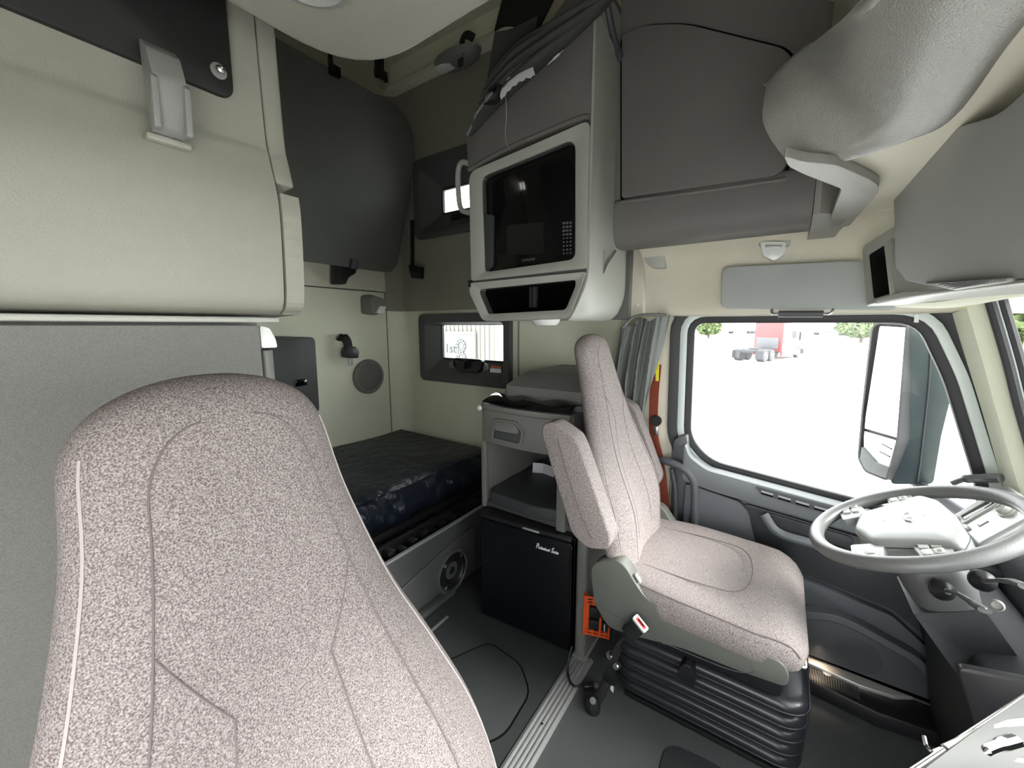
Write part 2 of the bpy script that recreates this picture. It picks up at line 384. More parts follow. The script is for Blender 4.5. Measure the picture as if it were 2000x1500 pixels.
# side wall of the sleeper with its two window openings
LW = (1.47, 2.20, 1.09, 1.50); UW = (1.58, 2.17, 2.11, 2.53)
wr = sthing('wall_right', (2.13, 1.5, 0), 'cream side wall of the sleeper on the driver side', 'wall')
obj('panel', wall_holes('x', 2.10, 2.16, 0.42, 2.55, 0.0, 3.34, [LW, UW]), 'cream_wall', wr, False)
obj('padded_panel', wall_holes('x', 2.062, 2.10, 1.30, 2.40, 1.56, 3.06, [UW]), 'taupe_pad', wr, False)
cf = []
for k in range(9):
    a = PI/2*k/8; cf.append((2.102-0.13+0.13*math.sin(a), 2.502-0.13+0.13*math.cos(a)))
obj('corner_fillet', loft([[Vector((x, y, z)) for (x, y) in cf] + [Vector((2.11, 2.51, z))] for z in (0.3, 1.56)]), 'cream_wall', wr)
cf2 = [(x-0.035, y-0.0) for x, y in cf]
obj('padded_corner', loft([[Vector((x, y, z)) for (x, y) in cf2] + [Vector((2.11, 2.51, z))] for z in (1.562, 3.06)]), 'taupe_pad', wr)
obj('ledge', prism(rpoly([(2.09, 3.04), (2.03, 3.07), (2.03, 3.13), (2.10, 3.15)], 0.02), 'y', 0.6, 2.5, 0.0), 'cream_liner', wr)
obj('vertical_seam', box(2.094, 2.101, 1.375, 1.385, 0.6, 1.60, 0.002), 'taupe_pad', wr)
# cab side wall, passenger side wall, front and roof
struct(obj('wall_right', wall_holes('x', 2.10, 2.16, -1.06, 0.42, 0.0, 3.34, [(-0.70, 0.40, 0.02, 1.50)]), 'cream_liner', None, False), 'cream cab side above and around the driver door', 'wall')
struct(obj('wall_left', wall_holes('x', -0.47, -0.42, -1.06, 2.55, 0.0, 3.34, [(-0.64, 0.38, 0.08, 1.48),  (2.305, 2.40, 2.665, 2.815), (2.412, 2.51, 2.685, 2.83)]), 'cream_liner', None, False), 'passenger side wall with the door opening beside the camera', 'wall')
struct(obj('wall_front', prism([(-1.06, -0.05), (-0.96, -0.05), (-0.96, 0.85), (-1.06, 0.85)], 'x', -0.47, 2.16), 'dark_grey'), 'dark bulkhead under the windscreen', 'wall')
roof = [(-0.64, 1.56), (-0.40, 2.25), (0.05, 2.95), (0.45, 3.28), (2.56, 3.30)]
struct(obj('ceiling', prism(roof+[(p[0], p[1]+0.06) for p in roof[::-1]], 'x', -0.47, 2.16), 'cream_liner'), 'high cream ceiling over cab and sleeper', 'ceiling')
# cab headliner: curls from the door header up and across, z about 1.8
hl = sthing('ceiling', (1.8, 0, 1.5), 'cream headliner curling over the driver door', 'ceiling')
prof = [(2.095, 1.492), (2.035, 1.496), (2.014, 1.512), (2.010, 1.57), (1.998, 1.665), (1.955, 1.745), (1.885, 1.79), (1.83, 1.808), (1.74, 1.81)]
pr2 = [(p.x, p.y) for p in spline([Vector((a, b)) for a, b in prof], 4)]
obj('headliner', sheet([[Vector((x, y, z)) for (x, z) in pr2] for y in (-0.72, -0.4, -0.05, 0.3, 0.575)], 0.012), 'cream_liner', hl)
rim = [xy(1655, 440, 1.81), xy(1716, 356, 1.81), xy(1634, 312, 1.81), xy(1840, 234, 1.81), xy(2010, 0, 1.81), (0.3, -0.2), (0.3, -0.62), (1.78, -0.62)]
obj('front_headliner', prism(rim, 'z', 1.812, 1.83), 'cream_liner', hl)
# B-pillar trim behind the driver door, and the panel behind it
bp = sthing('trim_2', (2.05, 0.5, 0), 'cream trim of the pillar behind the driver door', 'pillar')
obj('pillar_trim', prism(rpoly([(0.425, 0.05), (0.585, 0.05), (0.60, 0.6), (0.60, 1.50), (0.44, 1.50), (0.415, 0.8)], 0.02), 'x', 2.045, 2.105, 0.012, 3), 'cream_liner', bp)
obj('upper_trim', box(2.00, 2.10, 0.575, 0.70, 1.495, 1.95, 0.012, 3), 'cream_liner', bp)
p = at(1245, 595, 'x', 2.0); obj('button', lathe([(0.008, 0), (0.008, 0.003), (0.004, 0.005)], (2.0, p.y, p.z), (-1, 0, 0), 12), 'white_plastic', bp)
p = at(1278, 505, 'x', 1.97)
obj('bracket', prism(rpoly([yz(1256, 478, 1.93), yz(1298, 490, 1.93), yz(1298, 523, 1.93), yz(1272, 523, 1.93), yz(1258, 505, 1.93)], 0.01), 'x', 1.93, 2.02, 0.006, 2), 'light_plastic', bp)

# ------------------------------------------------------------------ sleeper windows
def sleeper_window(n, y0, y1, z0, z1, gy0, gy1, gz0, gz1, label, fx=2.055):
    w = sthing('window_%d' % n, (2.1, (y0+y1)/2, z0), label, 'window')
    so = rrect(y0, y1, z0, z1, 0.045); si = rrect(y0+0.055, y1-0.055, z0+0.05, z1-0.06, 0.03)
    obj('frame', ring(so, si, 'x', fx, 2.12, fx+0.012, 2.12, b=0.004), 'dark_grey', w)
    sg = rrect(gy0, gy1, gz0, gz1, 0.012)
    obj('reveal', ring(si, sg, 'x', fx+0.015, fx+0.02, 2.150, 2.155), 'dark_grey', w)
    obj('gasket', ring(inset(sg, -0.014), sg, 'x', 2.140, 2.16), 'rubber_seal', w)
    obj('pane', prism(inset(sg, -0.008), 'x', 2.150, 2.154), 'window_glass', w)
    return w
w2 = sleeper_window(2, 1.425, 2.245, 1.045, 1.535, 1.50, 2.085, 1.215, 1.455, 'lower sleeper window in a dark frame above the mattress')
# sill, latch and label of the lower window
obj('sill_strip', box(2.075, 2.12, 1.52, 2.14, 1.092, 1.104, 0.005), 'mid_plastic', w2)
lt = obj('latch_recess', prism(rpoly([(1.66, 1.125), (1.98, 1.125), (2.0, 1.19), (1.95, 1.20), (1.66, 1.20), (1.63, 1.16)], 0.02), 'x', 2.105, 2.14, 0.006), 'mid_plastic', w2)
obj('latch', prism(rpoly([(1.68, 1.13), (1.87, 1.125), (1.93, 1.17), (1.92, 1.225), (1.66, 1.225)], 0.03), 'x', 2.075, 2.115, 0.012, 3), 'black_gloss', lt)
lb = obj('warning_label', box(2.098, 2.1005, 1.52, 1.61, 1.14, 1.168), 'print_white', w2); obj('warning_band', box(2.0975, 2.1003, 1.52, 1.605, 1.170, 1.186), 'label_orange', lb)
w1 = sleeper_window(1, 1.52, 2.225, 2.055, 2.575, 1.62, 2.045, 2.235, 2.385, 'upper sleeper window half hidden behind the microwave cabinet', 2.028)
obj('latch', box(2.08, 2.12, 1.72, 1.93, 2.13, 2.20, 0.02, 3), 'black_plastic', w1)
obj('sill_strip', box(2.075, 2.12, 1.60, 2.10, 2.105, 2.115, 0.004), 'mid_plastic', w1)

# ------------------------------------------------------------------ driver door with its window
dr = sthing('door_1', (2.05, -0.1, 0.05), 'driver door with dark grey lower panel and large window', 'door')
gl = [(0.352, 1.462), (-0.405, 1.462), (-0.50, 1.25), (-0.615, 0.90), (-0.66, 0.70), (-0.33, 0.742), (0.24, 0.800), (0.338, 0.90)]
gr = [0.05, 0.07, 0.05, 0.05, 0.03, 0.02, 0.08, 0.08]
G0 = rpoly(gl, gr, 5)
struct_w = sthing('window_3', (2.07, -0.1, 0.8), 'large driver door window with black rubber surround', 'window')
obj('pane', prism(inset(G0, -0.012), 'x', 2.078, 2.082), 'window_glass', struct_w)
obj('inner_seal', ring(inset(G0, -0.030), G0, 'x', 2.055, 2.09, 2.062, 2.09, b=0.003), 'rubber_seal', struct_w)
obj('frame', ring(inset(G0, -0.062), inset(G0, -0.030), 'x', 2.050, 2.10, b=0.003), 'pale_metal', struct_w)
o_ = inset(G0, -0.105)
obj('outer_seal', ring(o_, inset(G0, -0.060), 'x', 2.035, 2.10, 2.048, 2.10, b=0.003), 'rubber_seal', struct_w)
# door panel
dp = [(0.345, 0.93), (0.33, 0.83), (0.24, 0.775), (-0.33, 0.715), (-0.66, 0.675), (-0.70, 0.66), (-0.70, 0.06), (0.35, 0.06), (0.40, 0.30), (0.40, 0.90)]
obj('door_panel', prism(rpoly(dp, 0.02), 'x', 2.0, 2.10, 0.006), 'door_grey', dr)
# top rail under the glass with the defroster slots
rail = [(0.345, 0.900), (0.32, 0.835), (0.24, 0.785), (-0.33, 0.728), (-0.68, 0.690), (-0.68, 0.615), (-0.33, 0.640), (0.20, 0.690), (0.345, 0.715)]
rl = obj('door_rail', prism(rpoly(rail, 0.025), 'x', 1.955, 2.03, 0.016, 3), 'door_rail', dr)
vp = [(0.045, 0.758), (0.02, 0.725), (-0.40, 0.680), (-0.42, 0.715)]
vt = obj('defrost_vent', prism(rpoly(vp, 0.008), 'x', 1.950, 1.962, 0.002), 'door_grey', dr)
for k in range(6):
    y = 0.0-k*0.062; z = 0.738-k*0.0066
    obj('vent_slot', prism([(y+0.022, z+0.006), (y-0.022, z+0.0013), (y-0.022, z-0.0055), (y+0.022, z-0.0008)], 'x', 1.9485, 1.951), 'print_white' if False else 'trim_silver', vt)
    obj('vent_slot', prism([(y+0.022, z-0.004), (y-0.022, z-0.0087), (y-0.022, z-0.014), (y+0.022, z-0.0093)], 'x', 1.9485, 1.951), 'void_black', vt)
# armrest body with the pull recess
arm = [(0.33, 0.70), (0.10, 0.665), (0.06, 0.62), (0.02, 0.46), (-0.05, 0.40), (-0.44, 0.34), (-0.55, 0.25), (-0.60, 0.14), (-0.50, 0.16), (-0.30, 0.30), (-0.15, 0.27), (0.33, 0.20)]
obj('armrest_panel', prism(rpoly(arm, 0.02), 'x', 1.965, 2.02, 0.010, 3), 'door_grey', dr)
up = [(0.085, 0.655), (-0.40, 0.612), (-0.64, 0.59), (-0.66, 0.25), (-0.56, 0.27), (-0.44, 0.355), (-0.04, 0.415), (0.035, 0.47)]
obj('upper_recess', prism(rpoly(up, 0.02), 'x', 1.985, 2.01, 0.005), 'charcoal', dr)
pull = obj('pull_cup', prism(rpoly([(0.0, 0.64), (-0.30, 0.615), (-0.30, 0.565), (-0.06, 0.575)], 0.02), 'x', 1.975, 1.99, 0.006), 'charcoal', dr)
obj('pull_lip', tube(spline([Vector((1.965, 0.005, 0.635)), Vector((1.955, -0.05, 0.572)), Vector((1.955, -0.16, 0.558)), Vector((1.958, -0.30, 0.545))], 6), 0.018, 10, flat=1.1), 'door_rail', pull)
# lower pocket with speaker
pk = [(-0.10, 0.06), (-0.10, 0.25), (-0.26, 0.300), (-0.34, 0.292), (-0.52, 0.235), (-0.58, 0.17), (-0.63, 0.06)]
pko = obj('door_pocket', prism(rpoly(pk, 0.03), 'x', 1.915, 2.0, 0.02, 3), 'door_grey', dr)
obj('pocket_face', prism(inset(rpoly(pk, 0.03), 0.028), 'x', 1.911, 1.92, 0.003), 'charcoal', pko)
obj('speaker_grille', lathe([(0.070, 0), (0.070, 0.002), (0.064, 0.003), (0.0, 0.003)], (1.912, -0.35, 0.16), (-1, 0, 0), 32, cap=False), 'charcoal', pko)
# sill plate below the door with ribs and emblem
sl = sthing('trim_3', (1.9, -0.2, 0), 'door sill with bright metal edge and ribbed black step', 'door sill')
sp = [(2.06, 0.40), (1.90, 0.40), (1.885, -0.17), (1.865, -0.36), (1.88, -0.46), (1.97, -0.60), (2.06, -0.62)]
obj('metal_edge', prism(sp, 'z', 0.055, 0.075, 0.004), 'sill_metal', sl)
st = obj('step', prism([(1.90, 0.40), (1.82, 0.40), (1.80, -0.20), (1.775, -0.40), (1.80, -0.60), (1.96, -0.68), (1.98, -0.60), (1.89, -0.46), (1.872, -0.36), (1.89, -0.17)], 'z', 0.0, 0.060, 0.006), 'black_plastic', sl)
for k in range(26):
    y = -0.15-k*0.008; obj('rib', box(1.805, 1.872, y-0.0022, y+0.0022, 0.060, 0.063, 0.0008, 1), 'dark_grey', st)
em = at(1616, 1314, 'z', 0.066); obj('emblem', lathe([(0.014, 0), (0.014, 0.004), (0.011, 0.005), (0.010, 0.0035), (0.0, 0.0035)], (em.x, em.y, 0.060), (0, 0, 1), 20, cap=False), 'alu_strip', st)
# courtesy lamp in the bottom of the door
cl = bpy.data.lights.new('door_courtesy_lamp', 'SPOT'); cl.energy = 1.0; cl.color = (1.0, 0.78, 0.55); cl.spot_size = math.radians(100); cl.spot_blend = 1.0; cl.shadow_soft_size = 0.02
clo = bpy.data.objects.new('door_courtesy_lamp', cl); COL.objects.link(clo); clo.location = (1.893, -0.23, 0.155); clo.rotation_euler = (0, math.radians(10), 0)
# grab bar on the pillar beside the door
gb = spline([Vector((1.985, 0.46, 0.785)), Vector((1.97, 0.42, 0.79)), Vector((1.965, 0.345, 0.775)), Vector((1.965, 0.293, 0.715)), Vector((1.965, 0.28, 0.60)), Vector((1.965, 0.28, 0.42))], 6)
gbt = thing('grab_bar', (1.97, 0.3, 0.45), 'curved dark grey grab bar beside the driver seat at the door pillar', 'grab bar')
obj('bar', tube(gb, 0.019, 12), 'door_grey', gbt)
obj('second_bar', tube(spline([Vector((1.995, 0.40, 0.75)), Vector((1.99, 0.375, 0.62)), Vector((1.99, 0.37, 0.42))], 6), 0.013, 10), 'dark_grey', gbt)
obj('mount', box(1.955, 2.05, 0.25, 0.42, 0.39, 0.44, 0.012, 3), 'dark_grey', gbt)
# A-pillar and windscreen
ap = sthing('trim_4', (2.0, -0.7, 0.8), 'pale cream windscreen pillar in front of the driver door', 'pillar')
rows = []
for (tl, tr_) in (((1868, 610), (1925, 588)), ((1890, 680), (1958, 700)), ((1925, 790), (1985, 810)), ((1965, 930), (2020, 930)), ((1985, 1010), (2050, 1010))):
    a = at(*tl, 'x', 2.035); b_ = at(*tr_, 'x', 1.955); m = (a+b_)/2 + Vector((-0.012, 0.006, 0))
    rows.append([a+Vector((0.05, 0.0, 0)), a, a*0.75+b_*0.25+Vector((-0.018, 0.004, 0)), m+Vector((-0.016, 0.004, 0)), a*0.25+b_*0.75+Vector((-0.012, 0.004, 0)), b_, b_+Vector((0.09, -0.05, 0))])
g2 = []
for j in range(len(rows[0])): g2.append(spline([r[j] for r in rows], 4))
obj('pillar_cover', sheet([[g2[j][i] for j in range(len(g2))] for i in range(len(g2[0]))], 0.01), 'cream_wall', ap)
ws = sthing('window_4', (0.9, -0.8, 0.85), 'windscreen at the right edge with black rubber seal', 'window')
def wsp(x, t): return Vector((x, -0.66-0.32*t, 1.56-0.72*t))
gx0, gx1 = -0.35, 1.915
obj('pane', loft([[wsp(gx0, 0), wsp(gx1-0.0, 0), wsp(gx1+0.06, 1), wsp(gx0, 1)], [p_+Vector((0, -0.006, 0)) for p_ in (wsp(gx0, 0), wsp(gx1, 0), wsp(gx1+0.06, 1), wsp(gx0, 1))]]), 'window_glass', ws)
for off, m_, r_ in ((9, 'rubber_seal', 0.013), (21, 'pale_metal', 0.007), (33, 'rubber_seal', 0.013)):
    obj('seal', tube(spline([at(a+off, b, 'x', 1.93) for a, b in ((1922, 578), (1958, 700), (1986, 810), (2022, 930), (2052, 1010))], 5), r_, 8), m_, ws)
# ------------------------------------------------------------------ dashboard
db = thing('dashboard', (1.0, -0.8, 0.4), 'dark dashboard under the windscreen in front of the steering wheel', 'dashboard')
dpf = [(-0.60, 0.30), (-0.66, 0.74), (-0.70, 0.84), (-0.80, 0.90), (-0.955, 0.90), (-0.955, 0.30)]
obj('dash_body', prism(rpoly(dpf, 0.04), 'x', -0.40, 2.06, 0.01), 'dash_dark', db)
kp = [at(1705, 1090, 'x', 1.86), at(1770, 1190, 'x', 1.86)]
obj('knee_panel', prism(rpoly([(-0.47, 0.60), (-0.62, 0.66), (-0.72, 0.10), (-0.56, 0.02), (-0.51, 0.30)], 0.03), 'x', 1.28, 1.86, 0.02, 3), 'dash_dark', db)
obj('kick_panel', prism(rpoly([(-0.42, 0.66), (-0.72, 0.66), (-0.74, 0.03), (-0.62, 0.03), (-0.52, 0.32)], 0.03), 'x', 1.86, 2.0, 0.01), 'dash_dark', db)
obj('floor_trim', tube(spline([Vector((1.275, -0.465, 0.42)), Vector((1.275, -0.51, 0.28)), Vector((1.29, -0.545, 0.12)), Vector((1.34, -0.58, 0.02))], 6), 0.009, 8), 'mid_plastic', db)
# switch panel by the door: slot, knob and marks, facing the driver
def xf(bm, M): bmesh.ops.transform(bm, matrix=M, verts=bm.verts[:]); return bm
MP = frame3((1.875, -0.60, 0.845), (-1, 0, 0), (0, -0.6, 0.8))
ip = obj('switch_panel', box(-0.11, 0.13, -0.085, 0.10, -0.03, 0.0, 0.012, 3, M=MP), 'trim_silver', db)
obj('slot', box(-0.062, -0.022, -0.062, 0.062, -0.002, 0.003, 0.003, M=MP), 'black_gloss', ip)
obj('slot_bezel', xf(ring(rrect(-0.072, -0.012, -0.072, 0.072, 0.006), rrect(-0.062, -0.022, -0.062, 0.062, 0.003), 'z', -0.002, 0.005), MP), 'light_plastic', ip)
kb = obj('knob', xf(lathe([(0.024, 0), (0.024, 0.006), (0.018, 0.008), (0.017, 0.022), (0.012, 0.025), (0, 0.025)], (0.05, 0.04, 0), (0, 0, 1), 24, cap=False), MP), 'light_plastic', ip)
obj('pointer', box(0.046, 0.054, 0.028, 0.052, 0.022, 0.028, 0.002, M=MP), 'mid_plastic', kb)
obj('rocker', box(-0.075, -0.045, -0.08, -0.066, -0.002, 0.012, 0.004, M=MP), 'light_plastic', ip)
obj('lamp_mark', box(0.04, 0.046, -0.045, -0.015, -0.001, 0.0015, 0.0, M=MP), 'print_grey', ip)
obj('lamp_mark', box(0.03, 0.04, -0.045, -0.041, -0.001, 0.0015, 0.0, M=MP), 'print_grey', ip)
obj('dimmer', box(0.00, 0.03, -0.08, -0.066, -0.002, 0.008, 0.003, M=MP), 'trim_silver', ip)
dv = at(1895, 935, 'x', 2.0)
obj('door_corner_hood', tube(spline([at(1858, 945, 'x', 1.99), at(1885, 936, 'x', 1.99), at(1925, 934, 'x', 1.99), at(1955, 934, 'x', 1.97)], 6), [0.012]*6+[0.02]*6+[0.022]*7, 10, flat=0.7), 'dark_grey', db)
obj('fuse_plate', prism(rpoly([(-0.40, 0.66), (-0.60, 0.70), (-0.62, 0.45), (-0.50, 0.36)], 0.02), 'x', 1.262, 1.282, 0.004), 'black_plastic', db)
p = at(1952, 1188, 'x', 1.25); obj('lighter_socket', lathe([(0.012, 0), (0.012, 0.006), (0.009, 0.009), (0.008, 0.004), (0, 0.004)], (1.262, p.y, p.z), (-1, 0.3, 0.3), 20, cap=False), 'mid_plastic', db)
# satin centre trim close to the camera at the lower right
ct = thing('centre_trim', (0.86, -0.33, 0.7), 'satin silver centre dash trim with chrome edges at the lower right corner', 'dash trim')
MT = None
def ln(a, b, z0, z1, n=12): return [at(a[0], a[1], 'z', z0).lerp(at(b[0], b[1], 'z', z1), k/n) for k in range(n+1)]
e1 = ln((1780, 1508), (2040, 1334), 0.80, 0.80); e3 = ln((1850, 1560), (2150, 1470), 0.765, 0.765); em_ = [a.lerp(b, 0.5)+Vector((0, 0, 0.006)) for a, b in zip(e1, e3)]
e2 = spline([at(1846, 1462, 'z', 0.802), at(1868, 1452, 'z', 0.802), at(1920, 1428, 'z', 0.803), at(1970, 1414, 'z', 0.803), at(2040, 1406, 'z', 0.803)], 6)
obj('trim_panel', sheet([e1, em_, e3], 0.012), 'satin_trim', ct, 60)
obj('chrome_edge', tube(e1, 0.0045, 10), 'chrome', ct)
obj('curved_rail', tube(e2, 0.0055, 10), 'light_plastic', ct)
obj('lower_edge', tube(spline([at(1850, 1510, 'z', 0.785), at(1920, 1492, 'z', 0.785), at(2020, 1484, 'z', 0.785), at(2080, 1490, 'z', 0.785)], 6), 0.004, 8), 'mid_plastic', ct)
q = at(1945, 1460, 'z', 0.79); obj('handle', tube(spline([at(1905, 1480, 'z', 0.795), at(1935, 1462, 'z', 0.80), at(1985, 1447, 'z', 0.80)], 6), [0.003]*4+[0.007]*5+[0.009]*4, 8), 'chrome', ct)
obj('hook', tube(spline([at(1805, 1439, 'z', 0.80), at(1810, 1458, 'z', 0.80), at(1822, 1468, 'z', 0.80), at(1838, 1463, 'z', 0.80)], 5), 0.0028, 8), 'chrome', ct)
# ------------------------------------------------------------------ steering wheel and column
tl = 0.465; WC = Vector((1.55, -0.355, 0.876)); RW = 0.235
MW = frame3(WC, (-1, 0, 0), (0, -math.cos(tl), math.sin(tl)))   # local x to the driver's right, y away from the driver, z along the column to the driver
sw = thing('steering_wheel', WC, 'grey steering wheel with button spokes and a winged badge', 'steering wheel')
rimp = [MW @ Vector((RW*math.cos(2*PI*k/72), RW*math.sin(2*PI*k/72), 0)) for k in range(72)]
obj('rim', tube(rimp, 0.0205, 14, closed=True), 'wheel_leather', sw)
hubp = [(-0.185, 0.062), (-0.12, 0.092), (0.0, 0.10), (0.12, 0.092), (0.185, 0.062), (0.15, 0.0), (0.11, -0.105), (0.0, -0.135), (-0.11, -0.105), (-0.15, 0.0)]
hp2 = rpoly(hubp, 0.018)
hb = obj('hub', loft([[MW @ Vector((x*sc, y*sc-0.0, z)) for x, y in hp2] for sc, z in ((0.80, -0.06), (1.0, -0.035), (1.0, -0.010), (0.985, 0.004), (0.95, 0.012), (0.86, 0.0175), (0.5, 0.0205), (0.2, 0.0215))]), 'wheel_plastic', sw)
bd = [(-0.038, 0.002), (-0.020, 0.013), (0.020, 0.013), (0.038, 0.002), (0.022, -0.010), (-0.022, -0.010)]
bg_ = obj('badge', xf(prism(rpoly(bd, 0.006), 'z', 0.019, 0.0255, 0.001), MW), 'trim_silver', hb)
for s_ in (-1, 1): obj('badge_wing', xf(prism([(s_*0.026, 0.006), (s_*0.012, 0.009), (s_*0.012, -0.005)], 'z', 0.0252, 0.0262), MW), 'print_grey', bg_)
obj('airbag_mark', box(-0.004, 0.004, 0.035, 0.037, 0.018, 0.0215, 0, M=MW), 'print_grey', hb)
obj('airbag_mark', box(-0.004, 0.004, -0.055, -0.053, 0.017, 0.0215, 0, M=MW), 'print_grey', hb)
obj('hub_seam', tube([MW @ Vector((x*0.985, y*0.985, -0.004)) for x, y in hp2], 0.0025, 6, closed=True), 'dark_grey', hb)
for sx in (-1, 1):
    for (yy, x1, nm) in ((0.012, 0.225, 'upper_spoke'), (-0.115, 0.19, 'lower_spoke')):
        s0 = [(sx*0.10, yy+0.038), (sx*x1, yy+(0.030 if yy > 0 else 0.02)), (sx*x1, yy-(0.030 if yy > 0 else 0.045)), (sx*0.09, yy-0.040)]
        spk = obj(nm, xf(prism(rpoly(s0, 0.01), 'z', -0.020, 0.003, 0.006, 3), MW), 'wheel_plastic', sw)
        for bx in (0.150, 0.186):
            for by in (-0.012, 0.012):
                yb = yy+by-(0.004 if yy > 0 else 0.010); b1 = obj('button', xf(prism(rrect(sx*bx-0.015, sx*bx+0.015, yb-0.010, yb+0.010, 0.004, 3), 'z', 0.002, 0.008, 0.0015), MW), 'light_plastic', spk)
                if by > 0 and bx > 0.16: obj('icon', box(sx*bx-0.006, sx*bx+0.006, yb-0.004, yb+0.004, 0.0078, 0.0086, 0, M=MW), 'print_grey', b1)
# column shroud with two stalks
cs = thing('steering_column', (1.55, -0.5, 0.62), 'dark grey steering column cover with control stalks below the wheel', 'steering column')
sh = [(0.085, -0.05, 0.06, 0.055), (0.105, -0.085, 0.075, 0.07), (0.105, -0.15, 0.08, 0.075), (0.085, -0.26, 0.06, 0.06)]
rg = []
for (hx, z, hy, hy2) in sh:
    rg.append([MW @ Vector((hx*math.copysign(abs(math.cos(2*PI*k/24))**0.6, math.cos(2*PI*k/24)), (hy if math.sin(2*PI*k/24) > 0 else hy2)*math.copysign(abs(math.sin(2*PI*k/24))**0.6, math.sin(2*PI*k/24))-0.01, z)) for k in range(24)])
cov = obj('shroud', loft(rg), 'dark_grey', cs)
obj('shroud_seam', tube([Vector((p_.x*1.0, p_.y, p_.z)) for p_ in rg[1]], 0.003, 6, closed=True), 'void_black', cov)
obj('column_tube', tube([MW @ Vector((0, 0, -0.02)), MW @ Vector((0, 0, -0.45))], 0.035, 14), 'black_plastic', cs)
obj('lower_cover', loft([[MW @ Vector((sx*0.10, sy*0.07-0.02, -0.2)) for sx, sy in ((-1, -1), (1, -1), (1, 1), (-1, 1))], [Vector((1.55+sx*0.14, -0.60+sy*0.08, 0.45)) for sx, sy in ((1, 1), (-1, 1), (-1, -1), (1, -1))]]), 'dash_dark', cs)
for (pp, dep) in (((((1838, 1152), 1.42), ((1870, 1160), 1.36), ((1900, 1178), 1.30), ((1924, 1192), 1.26)), 0), ((((1918, 1134), 1.42), ((1945, 1134), 1.33), ((1975, 1136), 1.27), ((2004, 1146), 1.23)), 1)):
    P_ = [at(a[0], a[1], 'x', xx) for a, xx in pp]
    boot = obj('stalk_boot', lathe([(0.022, -0.01), (0.026, 0.0), (0.024, 0.012), (0.014, 0.022), (0.008, 0.030)], P_[0], P_[1]-P_[0], 18), 'black_plastic', cs)
    sk = obj('stalk', tube(spline(P_, 6), [0.007]*8+[0.009]*5+[0.013]*6, 10, flat=0.55), 'dark_grey', cs)
    obj('stalk_band', tube(spline([p_+Vector((-0.004, 0, 0.007)) for p_ in P_[1:]], 5), 0.0016, 6), 'print_white', sk)
# ------------------------------------------------------------------ seats
def interp(t, tab):
    n = len(tab)
    for i in range(n-1):
        (a, va), (b, vb) = tab[i], tab[i+1]
        if t <= b or i == n-2:
            u = max(0, min(1, (t-a)/(b-a))); m0 = (vb-tab[i-1][1])/(b-tab[i-1][0]) if i > 0 else (vb-va)/(b-a); m1 = (tab[i+2][1]-va)/(tab[i+2][0]-a) if i+2 < n else (vb-va)/(b-a)
            h = b-a; u2, u3 = u*u, u**3
            return (2*u3-3*u2+1)*va+(u3-2*u2+u)*h*m0+(-2*u3+3*u2)*vb+(u3-u2)*h*m1
HWT = [(0, 0.250), (0.10, 0.266), (0.25, 0.274), (0.38, 0.262), (0.52, 0.220), (0.64, 0.176), (0.74, 0.150), (0.84, 0.131), (1.0, 0.120)]
THT = [(0, 0.055), (0.3, 0.075), (0.6, 0.062), (0.86, 0.056), (1.0, 0.054)]
DISH = [(0, 0.02), (0.25, 0.050), (0.45, 0.036), (0.62, 0.010), (0.8, 0.0), (1.0, 0.0)]
def cap_(s, s0, p): return 1.0 if s <= s0 else max(0.0, 1-((s-s0)/(1-s0))**p)**0.5
def hw_f(s): return interp(s, HWT)*max(0.02, cap_(s, 0.87, 3.2))
def th_f(s): return interp(s, THT)*max(0.02, cap_(s, 0.92, 2.6))
